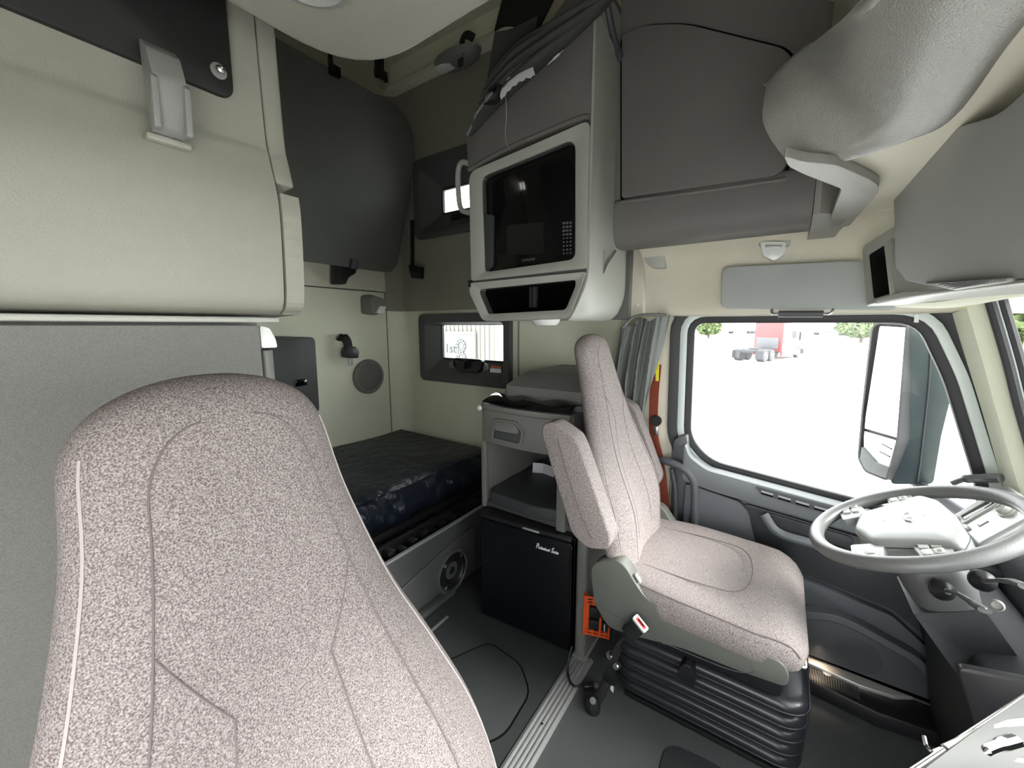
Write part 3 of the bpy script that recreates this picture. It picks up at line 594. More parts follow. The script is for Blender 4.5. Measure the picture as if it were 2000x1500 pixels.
def make_seat(cx, dy, dz, label, fabric, full):
    x0 = cx
    seat = thing('driver_seat' if full else 'passenger_seat', (cx, 0.14+dy, 0.0), label, 'seat')
    y_b, z_b, y_t, z_t = 0.425+dy, 0.54+dz, 0.675+dy, 1.415+dz
    sp_ = Vector((0, y_t-y_b, z_t-z_b)); up_ = sp_.normalized(); nf = Vector((0, -up_.z, up_.y))   # towards the sitter
    def front(s, xf_):
        hw = hw_f(s); th = th_f(s); dsh = interp(s, DISH)
        e = (1-abs(xf_)**3.2)**0.45 if abs(xf_) < 1 else 0
        lum = 0.028*math.exp(-((s-0.22)/0.16)**2)
        n = th*e - dsh*max(0, 1-(xf_/0.64)**2)**1.2*min(1, e*1.2) + lum*e
        base = Vector((x0, y_b, z_b))+sp_*s
        return base+Vector((hw*xf_, 0, 0))+nf*n
    def back(s, xf_):
        hw = hw_f(s); th = th_f(s); e = (1-abs(xf_)**3.0)**0.5 if abs(xf_) < 1 else 0
        return Vector((x0, y_b, z_b))+sp_*s+Vector((hw*xf_, 0, 0))-nf*(th*0.85*e)
    NS, NX = 56, 44
    ss = [1-(1-k/NS)**2.0 for k in range(NS+1)]
    xs_ = [-math.cos(PI*k/NX) for k in range(NX+1)]
    rings_ = [[front(s, x) for x in xs_]+[back(s, x) for x in xs_[::-1][1:-1]] for s in ss]
    bk = obj('backrest', loft(rings_), fabric, seat, 60)
    def seam(fn, m, r=0.0010, off=0.0002, nm='seam', n=40, lo=0, hi=1):
        pts = []
        for k in range(n+1):
            s, x = fn(lo+(hi-lo)*k/n); p = front(s, x); pts.append(p+nf*off)
        obj(nm, tube(pts, r, 6), m, bk)
    for sg in (-1, 1):
        seam(lambda t, sg=sg: (0.02+0.90*t, sg*(0.93-0.02*t)), 'piping_light', 0.0014, 0.0003, 'piping')
        seam(lambda t, sg=sg: (0.03+0.82*t, sg*(0.60+0.03*math.sin(PI*t))), 'seam_thread')
        seam(lambda t, sg=sg: (0.85+0.085*math.sin(PI/2*t), sg*(0.60-0.38*(1-math.cos(PI/2*t)))), 'seam_thread')
    # chevron panel lines
    for sg in (-1, 1): seam(lambda t, sg=sg: (0.715-0.10*t, sg*(0.61-0.34*t)), 'seam_thread')
    for sg in (-1, 1): seam(lambda t, sg=sg: (0.615-0.53*t, sg*(0.27+0.05*t)), 'seam_thread')
    # cushion
    cz = 0.585+dz
    def cushion_ring(y, k):
        fr = (y-(-0.135+dy))/(0.59)
        hw = (0.296-0.03*max(0, (fr-0.62)/0.38))*(1-0.10*max(0, 0.18-fr)/0.18) ; top = cz-0.055*max(0, (0.14-fr)/0.14)**2-0.022*max(0, 1-fr/0.6); bot = 0.452-0.018*max(0, 1-fr)+dz+0.05*max(0, (0.10-fr)/0.10)**2
        out = []
        for q in range(32):
            a = 2*PI*q/32; c, s = math.cos(a), math.sin(a)
            xx = hw*math.copysign(abs(c)**0.42, c); zz = (top+bot)/2+(top-bot)/2*math.copysign(abs(s)**0.45, s)
            if s > 0: zz += 0.018*abs(c)**2*s - 0.012*(1-abs(c))*(1 if fr > 0.15 else 0)
            out.append(Vector((x0+xx, y, zz)))
        return out
    ys = [-0.135+dy+0.59*t for t in (0.0, 0.01, 0.03, 0.07, 0.13, 0.22, 0.35, 0.5, 0.65, 0.8, 0.93, 1.0)]
    crs = [cushion_ring(y, 0) for y in ys]
    c0 = crs[0]; cen = sum(c0, Vector())/len(c0); crs[0] = [cen+(p-cen)*0.80+Vector((0, -0.004, 0)) for p in c0]; crs[1] = [cen+(p-cen)*0.93+Vector((0, p.y-cen.y, 0))*0 for p in crs[1]]
    cu = obj('cushion', loft(crs), fabric, seat, 60)
    # seam around the cushion side and a rounded panel line on top
    for sg in (-1, 1):
        pth = []
        for r_ in crs[2:]:
            best = max(r_, key=lambda p: sg*(p.x-x0)*1.0+0.6*(p.z))
            pth.append(best+Vector((sg*0.0005, 0, 0.0008)))
        obj('seam', tube(spline(pth, 3), 0.0016, 6), 'seam_thread', cu)
    tp = [Vector((x0+dx, y+dy, cz+dzz)) for dx, y, dzz in ((-0.16, 0.36, -0.010), (-0.17, 0.16, -0.006), (-0.14, 0.05, -0.006), (0.0, 0.02, -0.010), (0.14, 0.05, -0.006), (0.17, 0.16, -0.006), (0.16, 0.36, -0.010))]
    obj('panel_seam', tube(spline(tp, 5), 0.002, 6), 'seam_thread', cu)
    # folded-up armrests
    for sg in ((-1, 1) if full else ()):
        ax = x0+sg*0.318
        prof_ = [(0.425, 0.705), (0.415, 0.75), (0.535, 1.04), (0.555, 1.075), (0.64, 1.118), (0.68, 1.105), (0.69, 1.075), (0.66, 0.99), (0.56, 0.72), (0.50, 0.685)]
        a_ = obj('armrest', prism(rpoly([(y+dy, z+dz) for y, z in prof_], 0.03), 'x', ax-0.040, ax+0.040, 0.014, 3), fabric, seat, 60)
        sm = [(0.60, 1.06), (0.555, 0.93), (0.50, 0.80), (0.46, 0.73)]
        for e_ in (-1, 1): obj('seam', tube(spline([Vector((ax+e_*0.0425, y+dy+0.02, z+dz)) for y, z in sm], 6), 0.0015, 6), 'seam_thread', a_)
        obj('arm_pivot', lathe([(0.03, 0), (0.03, 0.05), (0.026, 0.055)], (ax-sg*0.055, 0.50+dy, 0.70+dz), (sg, 0, 0), 18), 'seat_shell', seat)
    # plastic side shells
    for sg in (-1, 1):
        ax = x0+sg*0.262
        prof_ = [yz(a, b, 1.260) for a, b in ((1153, 1112), (1165, 1097), (1207, 1095), (1224, 1110), (1242, 1142), (1264, 1172), (1300, 1190), (1420, 1245), (1530, 1296), (1543, 1325), (1535, 1343), (1440, 1310), (1330, 1266), (1235, 1242), (1188, 1226), (1160, 1178))]
        sh_ = obj('side_shell', prism(rpoly([(y+dy, z+dz) for y, z in prof_], 0.025), 'x', ax-0.028, ax+0.028, 0.014, 3), 'seat_shell', seat)
        if sg < 0:
            obj('shell_seam', tube(spline([Vector((ax-0.0282, y+dy, z+dz)) for y, z in ((0.49, 0.44), (0.40, 0.425), (0.30, 0.41), (0.24, 0.395))], 5), 0.0015, 6), 'dark_grey', sh_)
            obj('shell_seam', tube(spline([Vector((ax-0.0282, y+dy, z+dz)) for y, z in ((0.0, 0.455), (-0.01, 0.43), (0.06, 0.405), (0.26, 0.40))], 5), 0.0015, 6), 'dark_grey', sh_)
            pb = Vector((ax-0.010, 0.345+dy, 0.588+dz)); obj('shell_button', box(-0.009, 0.009, -0.016, 0.016, -0.002, 0.004, 0.002, M=frame3(pb, (1, 0, 0), (0, 0.6, 0.8))), 'trim_silver', sh_)
    obj('seat_pan', box(x0-0.25, x0+0.25, -0.09+dy, 0.46+dy, 0.34+dz, 0.45+dz, 0.02, 2), 'black_plastic', seat)
    # rubber bellows of the suspension base
    fold = []
    N_ = 5
    for k in range(N_*8+1):
        t = k/(N_*8)
        bul = (0.0, 0.016, 0.023, 0.026, 0.027, 0.026, 0.022, 0.013)[k % 8]
        z = 0.335+dz-(0.335+dz-0.012)*t
        hw = 0.225-0.085*t+bul; y0_ = -0.135+dy-bul; y1_ = 0.42+dy+bul
        fold.append([Vector((x0+a, b, z)) for a, b in rrect(-hw, hw, y0_, y1_, 0.07, 6)])
    bl = obj('bellows', loft(fold), 'bellows_rubber', seat, 80)
    for k in range(N_):
        j = k*8+4; obj('bellows_fold', tube(fold[j], 0.0035, 6, closed=True), 'bellows_rubber', bl, 80)
    obj('base_plate', box(x0-0.17, x0+0.17, -0.12+dy, 0.40+dy, 0.0, 0.02, 0.005), 'black_plastic', seat)
    return seat
ds = make_seat(1.55, 0.0, 0.0, 'driver seat with mottled mauve fabric, folded armrests and black bellows base', 'seat_fabric_fine', True)
ps = make_seat(0.172, -0.118, -0.022, 'passenger seat with mottled mauve fabric high back, nearest the camera', 'seat_fabric', False)
# driver seat extras: lumbar knob, lift handle, fore-aft wire
kn = at(1343, 1310, 'x', 1.30)
obj('lumbar_knob', prism(rpoly([(kn.y-0.03, kn.z-0.025), (kn.y+0.03, kn.z-0.02), (kn.y+0.024, kn.z+0.02), (kn.y+0.008, kn.z+0.045), (kn.y-0.010, kn.z+0.045), (kn.y-0.026, kn.z+0.018)], 0.012), 'x', 1.270, 1.315, 0.008, 3), 'black_plastic', ds)
obj('adjust_handle', tube(spline([at(1545, 1290, 'x', 1.34), at(1562, 1297, 'x', 1.33), at(1573, 1303, 'x', 1.33), at(1570, 1270, 'x', 1.36), at(1566, 1250, 'x', 1.38)], 6), 0.005, 8), 'steel', ds)
obj('adjust_ring', tube(spline([at(1535, 1297, 'x', 1.31), at(1548, 1299, 'x', 1.31), at(1553, 1290, 'x', 1.31), at(1548, 1283, 'x', 1.31)], 6), 0.004, 8), 'steel', ds)
# belt buckle on its stalk
bk0 = at(1225, 1240, 'x', 1.235); bk1 = at(1268, 1203, 'x', 1.215)
ax_ = (bk1-bk0).normalized(); MB_ = frame3(bk0, ax_.cross(Vector((-1, 0.1, 0.2))).normalized(), ax_) 
bu = obj('buckle', box(-0.026, 0.026, 0.005, 0.085, -0.014, 0.014, 0.007, 3, M=MB_), 'black_plastic', ds)
obj('buckle_rim', xf(ring(rrect(-0.027, 0.027, -0.015, 0.015, 0.006, 3), rrect(-0.019, 0.019, -0.008, 0.008, 0.004, 3), 'z', 0.083, 0.090), MB_ @ Matrix.Rotation(-PI/2, 4, 'X')), 'trim_silver', bu)
obj('release_button', xf(prism(rrect(-0.020, 0.020, -0.009, 0.009, 0.004, 3), 'z', 0.075, 0.088), MB_ @ Matrix.Rotation(-PI/2, 4, 'X')), 'buckle_red', bu)
obj('buckle_slot', xf(prism(rrect(-0.013, 0.013, 0.000, 0.006, 0.002, 2), 'z', 0.080, 0.0886), MB_ @ Matrix.Rotation(-PI/2, 4, 'X')), 'void_black', bu)
obj('buckle_stalk', tube(spline([bk0+ax_*0.01, at(1212, 1250, 'x', 1.25), at(1200, 1270, 'x', 1.27), at(1190, 1285, 'x', 1.30)], 6), 0.013, 8, flat=0.5), 'belt_black', ds)
# ------------------------------------------------------------------ cabinet behind the passenger seat
uc = thing('overhead_cabinet', (0.0, 1.0, 1.46), 'light grey overhead cabinet above the passenger seat with a black panel on its door', 'cabinet')
pf = [(0.90, 1.468), (0.835, 1.472), (0.812, 1.495), (0.803, 1.58), (0.800, 1.66), (0.806, 1.705), (0.822, 1.76), (0.832, 1.83), (0.838, 2.20), (0.90, 2.20)]
pfs = [(q.x, q.y) for q in spline([Vector(a) for a in pf[1:9]], 5)]
pfd = [(0.90, 1.468)]+pfs+[(0.90, 2.20)]
dd = obj('door', prism(pfd, 'x', -0.41, 0.398), 'warm_plastic', uc, 50)
# end cap in two pieces, the lower one bulging
capl = [(a-0.004, b) for a, b in pfd if b < 1.70]; capl = [(0.95, 1.468)]+[(a, b) for a, b in capl[1:]]+[(0.95, 1.698)]
obj('end_cap', prism(rpoly(capl, 0.0), 'x', 0.4015, 0.436, 0.010, 3), 'warm_plastic', uc, 50)
capu = [(0.95, 1.708)]+[(a, b) for a, b in pfs if b > 1.712]+[(0.95, 2.20)]
obj('end_cap', prism(capu, 'x', 0.4015, 0.436, 0.006, 2), 'warm_plastic', uc, 50)
obj('carcass', box(-0.41, 0.425, 0.86, 1.35, 1.475, 2.55, 0.01), 'mid_plastic', uc)
bpn = rpoly([(-0.41, 1.842), (0.349, 1.838), (0.352, 2.15), (-0.41, 2.15)], [0.0, 0.022, 0.02, 0.0], 5)
bpo = obj('black_panel', prism(bpn, 'y', 0.823, 0.836, 0.002), 'black_matte', dd)
for sx_, sz_ in ((0.328, 1.875), (0.13, 1.885)):
    sc_ = obj('screw', lathe([(0.0125, 0), (0.012, 0.002), (0.007, 0.0025), (0.007, 0.006), (0.004, 0.0085), (0, 0.0085)], (sx_, 0.823, sz_), (0, -1, 0), 18, cap=False), 'mid_plastic', bpo)
    obj('screw_head', lathe([(0.0065, 0), (0.006, 0.004), (0.002, 0.006), (0, 0.005)], (sx_, 0.816, sz_), (0, -1, 0), 14, cap=False), 'steel', sc_)
# latch: a forked grey hook standing off the door
hk = [(0.800, 1.735), (0.785, 1.74), (0.772, 1.78), (0.768, 1.805), (0.782, 1.845), (0.800, 1.860), (0.806, 1.86), (0.806, 1.735)]
la = obj('latch', prism(rpoly(hk, 0.006, 3), 'x', 0.222, 0.262, 0.005, 2), 'mid_plastic', dd)
obj('latch_cheek', prism(rpoly([(0.772, 1.735), (0.764, 1.80), (0.775, 1.81), (0.79, 1.735)], 0.004, 2), 'x', 0.219, 0.227, 0.002), 'mid_plastic', la)
obj('latch_cheek', prism(rpoly([(0.772, 1.735), (0.764, 1.80), (0.775, 1.81), (0.79, 1.735)], 0.004, 2), 'x', 0.257, 0.265, 0.002), 'mid_plastic', la)
obj('latch_foot', box(0.215, 0.270, 0.796, 0.812, 1.724, 1.734, 0.003), 'warm_plastic', la)
obj('latch_screw', lathe([(0.006, 0), (0.006, 0.003), (0.002, 0.004), (0, 0.002)], (0.242, 0.783, 1.768), (0, -1, 0), 14, cap=False), 'steel', la)
obj('bottom_lip', box(-0.41, 0.388, 0.812, 0.90, 1.456, 1.466, 0.004), 'light_plastic', uc)
lc = thing('lower_cabinet', (0.0, 1.0, 0.0), 'grey fabric covered cabinet wall behind the passenger seat', 'cabinet')
obj('front_panel', box(-0.41, 0.357, 0.825, 0.86, 0.0, 1.452, 0.006), 'grey_fabric', lc)
obj('body', box(-0.41, 0.372, 0.86, 1.35, 0.0, 1.46, 0.01), 'mid_plastic', lc)
obj('end_post', prism(rpoly([(0.361, 0.83), (0.385, 0.84), (0.392, 0.90), (0.361, 0.90)], 0.012), 'z', 0.0, 1.402, 0.003), 'mid_plastic', lc)
lp = tag(obj('corner_lamp', prism(rpoly([(0.361, 1.407), (0.390, 1.407), (0.388, 1.424), (0.378, 1.446), (0.361, 1.450)], 0.004), 'y', 0.835, 0.90, 0.004, 2), 'lens'), 'small white corner lamp at the top edge of the grey cabinet wall', 'lamp')
# ------------------------------------------------------------------ rear wall fittings
cp = thing('control_panel', (1.25, 2.46, 0.9), 'dark grey control panel on the rear wall beside the passenger seat back', 'control panel')
co = rpoly([(1.08, 0.90), (1.36, 0.90), (1.365, 1.378), (1.08, 1.392)], 0.03)
obj('housing', prism(co, 'y', 2.43, 2.50, 0.012, 3), 'dark_grey', cp)
obj('face', box(1.08, 1.285, 2.422, 2.435, 0.92, 1.372, 0.006), 'dark_grey', cp)
sw_ = obj('switch_plate', box(1.215, 1.285, 2.414, 2.424, 1.085, 1.125, 0.003), 'black_gloss', cp)
obj('switch', lathe([(0.008, 0), (0.007, 0.008), (0.0, 0.010)], (1.272, 2.414, 1.112), (0, -1, 0), 12, cap=False), 'steel', sw_)
sk_ = thing('wall_speaker', (1.785, 2.49, 0.95), 'round grey speaker cover on the rear wall above the mattress', 'speaker')
c_ = (1.783, 2.50, 1.080)
obj('rim', lathe([(0.128, 0), (0.126, 0.018), (0.112, 0.030), (0.100, 0.024), (0.100, 0)], c_, (0, -1, 0), 40, cap=False), 'mid_plastic', sk_)
obj('cover', lathe([(0.101, 0.010), (0.098, 0.018), (0.06, 0.022), (0.0, 0.023)], c_, (0, -1, 0), 40, cap=False), 'grey_vinyl', sk_)
wl = thing('wall_lamp', (1.83, 2.46, 1.52), 'grey corner reading lamp with white lens on the rear wall', 'lamp')
lo_ = [[Vector((x, y, z)) for x, z in rpoly([(1.752, 1.535), (1.83+0.06*e, 1.522+0.01*e), (1.925-0.01*(1-e), 1.60), (1.88, 1.655), (1.80, 1.672), (1.755, 1.66)], 0.02)] for y, e in ((2.50, 0.3), (2.45, 0.3))]
cen = Vector((1.84, 2.40, 1.60)); lo_.append([cen+(Vector((p.x, 2.40, p.z))-cen)*0.82 for p in lo_[0]])
obj('housing', loft(lo_), 'mid_plastic', wl, 50)
obj('lens', prism(rpoly([(1.80, 1.538), (1.862, 1.540), (1.885, 1.588), (1.835, 1.590)], 0.008), 'y', 2.385, 2.43, 0.005, 2), 'lens', wl)
# belt end hanging on the rear wall
hb_ = thing('belt_buckle', (1.6, 2.48, 1.18), 'black belt buckle hanging on the rear wall left of the round speaker', 'belt buckle')
obj('strap', tube(spline([Vector((1.575, 2.49, 1.36)), Vector((1.575, 2.45, 1.375)), Vector((1.585, 2.43, 1.34)), Vector((1.60, 2.44, 1.27))], 6), 0.032, 10, flat=0.5, upv=(0, 1, 0)), 'belt_black', hb_)
obj('buckle', prism(rpoly([(1.565, 1.235), (1.65, 1.228), (1.66, 1.275), (1.635, 1.31), (1.575, 1.31), (1.56, 1.27)], 0.01), 'y', 2.41, 2.47, 0.008, 2), 'black_plastic', hb_)
obj('tongue', ring(rrect(1.588, 1.628, 1.178, 1.24, 0.008, 3), rrect(1.600, 1.616, 1.190, 1.225, 0.004, 3), 'y', 2.438, 2.444), 'steel', hb_)
# ------------------------------------------------------------------ upper bunk, folded against the rear wall
ub = thing('upper_bunk', (1.2, 2.4, 1.84), 'dark grey upholstered upper bunk folded up against the rear wall', 'bunk')
MB2 = frame3((0, 2.415, 1.835), (1, 0, 0), (0, -0.255, 1.0))
bo = rpoly([(0.42, 0.0), (1.99, 0.0), (2.035, 0.55), (2.035, 0.86), (1.90, 1.03), (0.42, 1.03)], [0.02, 0.10, 0.06, 0.12, 0.10, 0.02], 6)
obj('cushion', xf(prism(bo, 'z', -0.07, 0.02, 0.022, 3), MB2), 'bunk_fabric', ub)
sb = thing('bunk_latch', (1.6, 2.42, 1.7), 'black bunk support bracket under the folded upper bunk', 'bracket')
a_ = xz(655, 512, 2.42); 
pl = [xz(655, 512, 2.42), xz(668, 512, 2.42), xz(678, 508, 2.42), xz(708, 508, 2.42), xz(708, 518, 2.42), xz(694, 520, 2.42), xz(692, 534, 2.42), xz(678, 542, 2.42), xz(672, 556, 2.42), xz(654, 555, 2.42)]
obj('bracket', prism(rpoly(pl, 0.012, 3), 'y', 2.40, 2.47, 0.006, 2), 'black_plastic', sb)
obj('roller', lathe([(0.03, 0), (0.032, 0.01), (0.032, 0.05), (0.028, 0.06)], (xz(690, 525, 2.40)[0], 2.40, xz(690, 525, 2.40)[1]), (0, -0.2, 1), 16), 'dark_grey', sb)
st_ = thing('bunk_strap', (2.05, 2.15, 1.8), 'black restraint strap with buckle on the side wall below the upper window', 'strap')
s0 = at(806, 430, 'x', 2.055); s1 = at(806, 520, 'x', 2.055)
obj('webbing', prism([(s0.y-0.014, s0.z), (s0.y+0.02, s0.z), (s1.y+0.016, s1.z), (s1.y-0.016, s1.z)], 'x', 2.050, 2.056), 'belt_black', st_)
obj('buckle', prism(rpoly([yz(800, 518, 2.05), yz(827, 522, 2.05), yz(826, 545, 2.05), yz(806, 543, 2.05)], 0.012), 'x', 2.035, 2.060, 0.006, 2), 'black_plastic', st_)
tl_ = thing('bunk_top_latch', (1.5, 2.1, 2.85), 'small black and silver latch at the top edge of the folded bunk', 'latch')
P0 = at(652, 130, 'y', 2.12)
obj('plate', box(P0.x-0.03, P0.x+0.03, 2.10, 2.13, P0.z-0.05, P0.z+0.05, 0.006), 'black_gloss', tl_)
obj('catch', box(P0.x-0.018, P0.x+0.028, 2.09, 2.11, P0.z+0.0, P0.z+0.045, 0.004), 'steel', tl_)
hs = thing('hanging_belt', (1.9, 2.3, 2.9), 'black belt with buckle hanging from the ceiling above the folded bunk', 'belt')
h0 = at(738, 95, 'y', 2.25); h1 = at(741, 140, 'y', 2.25); h2 = at(745, 153, 'y', 2.25)
obj('webbing', box(h1.x-0.035, h1.x+0.035, 2.245, 2.25, h1.z, 3.30), 'belt_black', hs)
obj('buckle', box(h2.x-0.05, h2.x+0.045, 2.235, 2.265, h2.z-0.01, h1.z+0.02, 0.01, 2), 'black_plastic', hs)
obj('tongue', box(h2.x-0.03, h2.x+0.02, 2.245, 2.25, h2.z-0.06, h2.z, 0.004), 'steel', hs)
cl_ = thing('ceiling_lamp', (2.0, 1.85, 3.0), 'oval lamp high on the sleeper side wall ledge', 'lamp')
cc = at(905, 132, 'x', 2.03)
obj('body', loft([[Vector((1.975+a*math.cos(2*PI*k/32), cc.y+b*math.sin(2*PI*k/32), cc.z+0.03-h)) for k in range(32)] for a, b, h in ((0.085, 0.17, 0.0), (0.08, 0.16, 0.02), (0.05, 0.11, 0.045), (0.01, 0.02, 0.05))]), 'mid_plastic', cl_)
obj('lens', box(-0.06, 0.06, -0.03, 0.03, -0.01, 0.012, 0.008, M=frame3((1.955, cc.y+0.08, cc.z-0.008), (0, 1, 0), (1.0, 0, -0.15))), 'lens', cl_)
ch = thing('hook_strap', (1.95, 1.8, 3.05), 'black strap with hooked end hanging over the oval ceiling lamp', 'strap')
k0 = [at(925, 74, 'x', 1.94), at(912, 68, 'x', 1.94), at(904, 76, 'x', 1.94), at(901, 100, 'x', 1.94), at(899, 130, 'x', 1.94)]
obj('strap', tube(spline(k0, 6), 0.022, 8, flat=0.3, upv=(1, 0, 0)), 'belt_black', ch)
obj('keeper', box(k0[3].x-0.012, k0[3].x+0.012, k0[3].y-0.028, k0[3].y+0.028, k0[3].z-0.03, k0[3].z+0.0, 0.004), 'black_plastic', ch)
# ------------------------------------------------------------------ mattress and bunk box
ma = thing('mattress', (1.3, 2.0, 0.40), 'mattress in a dark navy fitted cover on the lower bunk', 'mattress')
NXm, NYm = 70, 30
grid = []
def mtop(x, y):
    e = 0.0
    d = (y-1.56)
    z = 0.622-0.03*math.exp(-((d)/0.05)**2)
    z += 0.004*math.sin(9*x+3*y)+0.003*math.sin(23*x+7*y)*math.exp(-d/0.25)
    return z
rows_ = []
for i in range(NXm+1):
    x = 0.45+1.60*i/NXm; r_ = []
    for j in range(12):
        t = j/11; z = 0.42+0.18*t
        puck = 0.012*math.sin(52*x+4*math.sin(11*x)+5*t)*math.sin(PI*t)+0.014*math.sin(23*x+7*t)+0.008*math.sin(90*x+13*math.sin(7*x)-9*t)*math.sin(PI*t)
        r_.append(Vector((x, 1.590+puck+0.035*(t-0.5)**2*2-0.03*math.sin(PI*t)*(1-0.2*t), z)))
    for j in range(NYm+1):
        y = 1.60+0.88*(j/NYm)**1.3; r_.append(Vector((x, y, mtop(x, y))))
    r_.append(Vector((x, 2.485, 0.42)))
    rows_.append(r_)
obj('cover', loft(rows_), 'navy_sheet', ma, 70)
bb = thing('bunk_box', (1.3, 1.5, 0.0), 'dark grey lower bunk base with lip and moulded front', 'bunk base')
obj('front_panel', box(0.40, 2.08, 1.405, 1.435, 0.0, 0.372, 0.004), 'dark_grey', bb)
obj('lip', box(0.40, 2.08, 1.398, 1.418, 0.372, 0.384, 0.003), 'alu_strip', bb)
obj('relief_panel', xf(prism(rpoly([(0.45, 0.06), (1.66, 0.04), (1.66, 0.30), (1.40, 0.27), (1.05, 0.20), (0.45, 0.20)], 0.04), 'y', 1.392, 1.41, 0.008, 3), Matrix.Identity(4)), 'dark_grey', bb)
obj('toe_ledge', box(0.40, 1.45, 1.36, 1.41, 0.0, 0.03, 0.008), 'dark_grey', bb)
obj('toe_strip', box(0.9, 1.30, 1.27, 1.285, 0.0, 0.006, 0.002), 'mid_plastic', bb)
obj('deck', box(0.40, 2.08, 1.435, 2.49, 0.30, 0.335, 0.0), 'black_plastic', bb)
for k in range(15):
    x = 0.95+k*0.072
    obj('slat', box(x, x+0.045, 1.45, 1.70, 0.335, 0.365+0.012*((k*7) % 3), 0.008), 'black_plastic', bb)
obj('hinge_rail', box(0.42, 2.06, 1.50, 1.53, 0.36, 0.40, 0.006), 'black_plastic', bb)
obj('mattress_deck', box(0.45, 2.06, 1.58, 2.48, 0.335, 0.418, 0.005), 'black_plastic', bb)
spk_ = thing('box_speaker', (1.46, 1.39, 0.0), 'black round loudspeaker in the bunk base beside the fridge', 'speaker')
sc0 = (1.455, 1.392, 0.125)
obj('surround', lathe([(0.125, 0), (0.122, 0.014), (0.108, 0.018), (0.10, 0.008), (0.088, 0.004)], sc0, (0, -1, 0), 40, cap=False), 'dark_grey', spk_)
obj('frame', lathe([(0.098, 0.004), (0.096, 0.014), (0.080, 0.016), (0.074, 0.008)], sc0, (0, -1, 0), 40, cap=False), 'black_plastic', spk_)
obj('cone', lathe([(0.078, 0.008), (0.066, 0.012), (0.04, -0.004), (0.024, -0.006), (0.018, 0.004), (0.0, 0.007)], sc0, (0, -1, 0), 40, cap=False), 'black_matte', spk_)
for k in range(4):
    a = PI/4+k*PI/2; obj('screw', lathe([(0.010, 0), (0.009, 0.006), (0.0, 0.007)], (sc0[0]+0.089*math.cos(a), 1.382, sc0[2]+0.089*math.sin(a)), (0, -1, 0), 12, cap=False), 'mid_plastic', spk_)
# ------------------------------------------------------------------ nightstand with drawer
ns = thing('nightstand', (1.75, 0.95, 0.56), 'grey bedside cabinet with one drawer standing over the black fridge', 'cabinet')
obj('side_panel', box(1.47, 2.09, 1.150, 1.172, 0.56, 1.07, 0.004), 'mid_plastic', ns)
obj('back_panel', box(2.07, 2.09, 0.68, 1.15, 0.56, 1.07), 'mid_plastic', ns)
obj('shelf', box(1.46, 2.07, 0.68, 1.15, 0.565, 0.590, 0.004), 'dark_grey', ns)
po = obj('front_post', box(1.435, 1.475, 0.705, 0.75, 0.566, 0.90, 0.006, 2), 'mid_plastic', ns)
for zz in (0.86, 0.83): obj('post_screw', lathe([(0.006, 0), (0.005, 0.003), (0, 0.003)], (1.435, 0.735, zz), (-1, 0, 0), 10, cap=False), 'steel', po)
obj('rear_post', box(1.452, 1.48, 1.148, 1.175, 0.56, 0.90, 0.006, 2), 'mid_plastic', ns)
obj('drawer_housing', box(1.47, 2.08, 0.69, 1.172, 0.895, 1.075, 0.006), 'mid_plastic', ns)
# bowed drawer front
df = []
for k in range(13):
    t = k/12; y = 0.70+0.475*t; bow = 0.045*math.sin(PI*t)**0.8
    df.append((1.462-bow*0.6, y))
dfp = df+[(1.485, 1.175), (1.485, 0.70)]
dw = obj('drawer', prism(dfp, 'z', 0.895, 1.055, 0.006, 2), 'mid_plastic', ns)
hx_ = 1.432
obj('handle_recess', prism(rpoly([(1.088, 0.93), (0.93, 0.93), (0.918, 0.985), (0.955, 1.015), (1.065, 1.015)], 0.018, 3), 'x', 1.428, 1.438, 0.002), 'dark_grey', dw)
obj('pull', prism(rpoly([(1.072, 0.972), (0.938, 0.972), (0.938, 0.995), (0.96, 1.018), (1.06, 1.018)], 0.015, 3), 'x', 1.418, 1.442, 0.006, 2), 'mid_plastic', dw)
obj('pull_rim', xf(ring(rpoly([(1.094, 0.922), (0.922, 0.922), (0.908, 0.985), (0.95, 1.026), (1.07, 1.026)], 0.018, 3), rpoly([(1.084, 0.930), (0.932, 0.930), (0.920, 0.985), (0.957, 1.016), (1.063, 1.016)], 0.018, 3), 'x', 1.422, 1.436, b=0.002), Matrix.Identity(4)), 'mid_plastic', dw)
obj('top_rim', prism([(x-0.006, y) for x, y in df]+[(1.50, 1.18), (1.50, 0.695)], 'z', 1.055, 1.082, 0.006, 2), 'mid_plastic', ns)
obj('knob', lathe([(0.012, 0), (0.013, 0.008), (0.008, 0.014), (0, 0.015)], (1.442, 1.168, 1.062), (-1, 0, 0), 14, cap=False), 'white_plastic', ns)
ty = tag(obj('vinyl_pouch', sheet([[Vector((1.45+0.20*i/8-0.022*math.sin(PI*j/12), 0.70+0.46*j/12, 1.088+0.022*math.sin(PI*i/8)**0.6+0.008*math.sin(5*j+i)*math.sin(PI*i/8))) for j in range(13)] for i in range(9)], 0.006), 'black_gloss', None, 70), 'crinkled glossy black plastic folder lying on the bedside cabinet', 'folder')
ld = obj('lid', loft([[Vector((x, y, z)) for x, y in rrect(*q, 0.03, 4)] for q, z in (((1.56, 2.08, 0.69, 1.13), 1.076), ((1.57, 2.08, 0.69, 1.12), 1.16), ((1.66, 2.08, 0.69, 1.06), 1.222), ((1.68, 2.07, 0.70, 1.05), 1.226))]), 'mid_plastic', ns)
lk = at(1078, 748, 'x', 1.66); lko = obj('lock', lathe([(0.020, 0), (0.019, 0.012), (0.012, 0.016), (0.010, 0.012), (0, 0.012)], (1.645, lk.y, lk.z-0.006), (-0.8, 0, 0.6), 20, cap=False), 'black_gloss', ld)
obj('key_slot', box(1.628, 1.634, lk.y-0.003, lk.y+0.003, lk.z-0.006, lk.z+0.008), 'steel', lko)
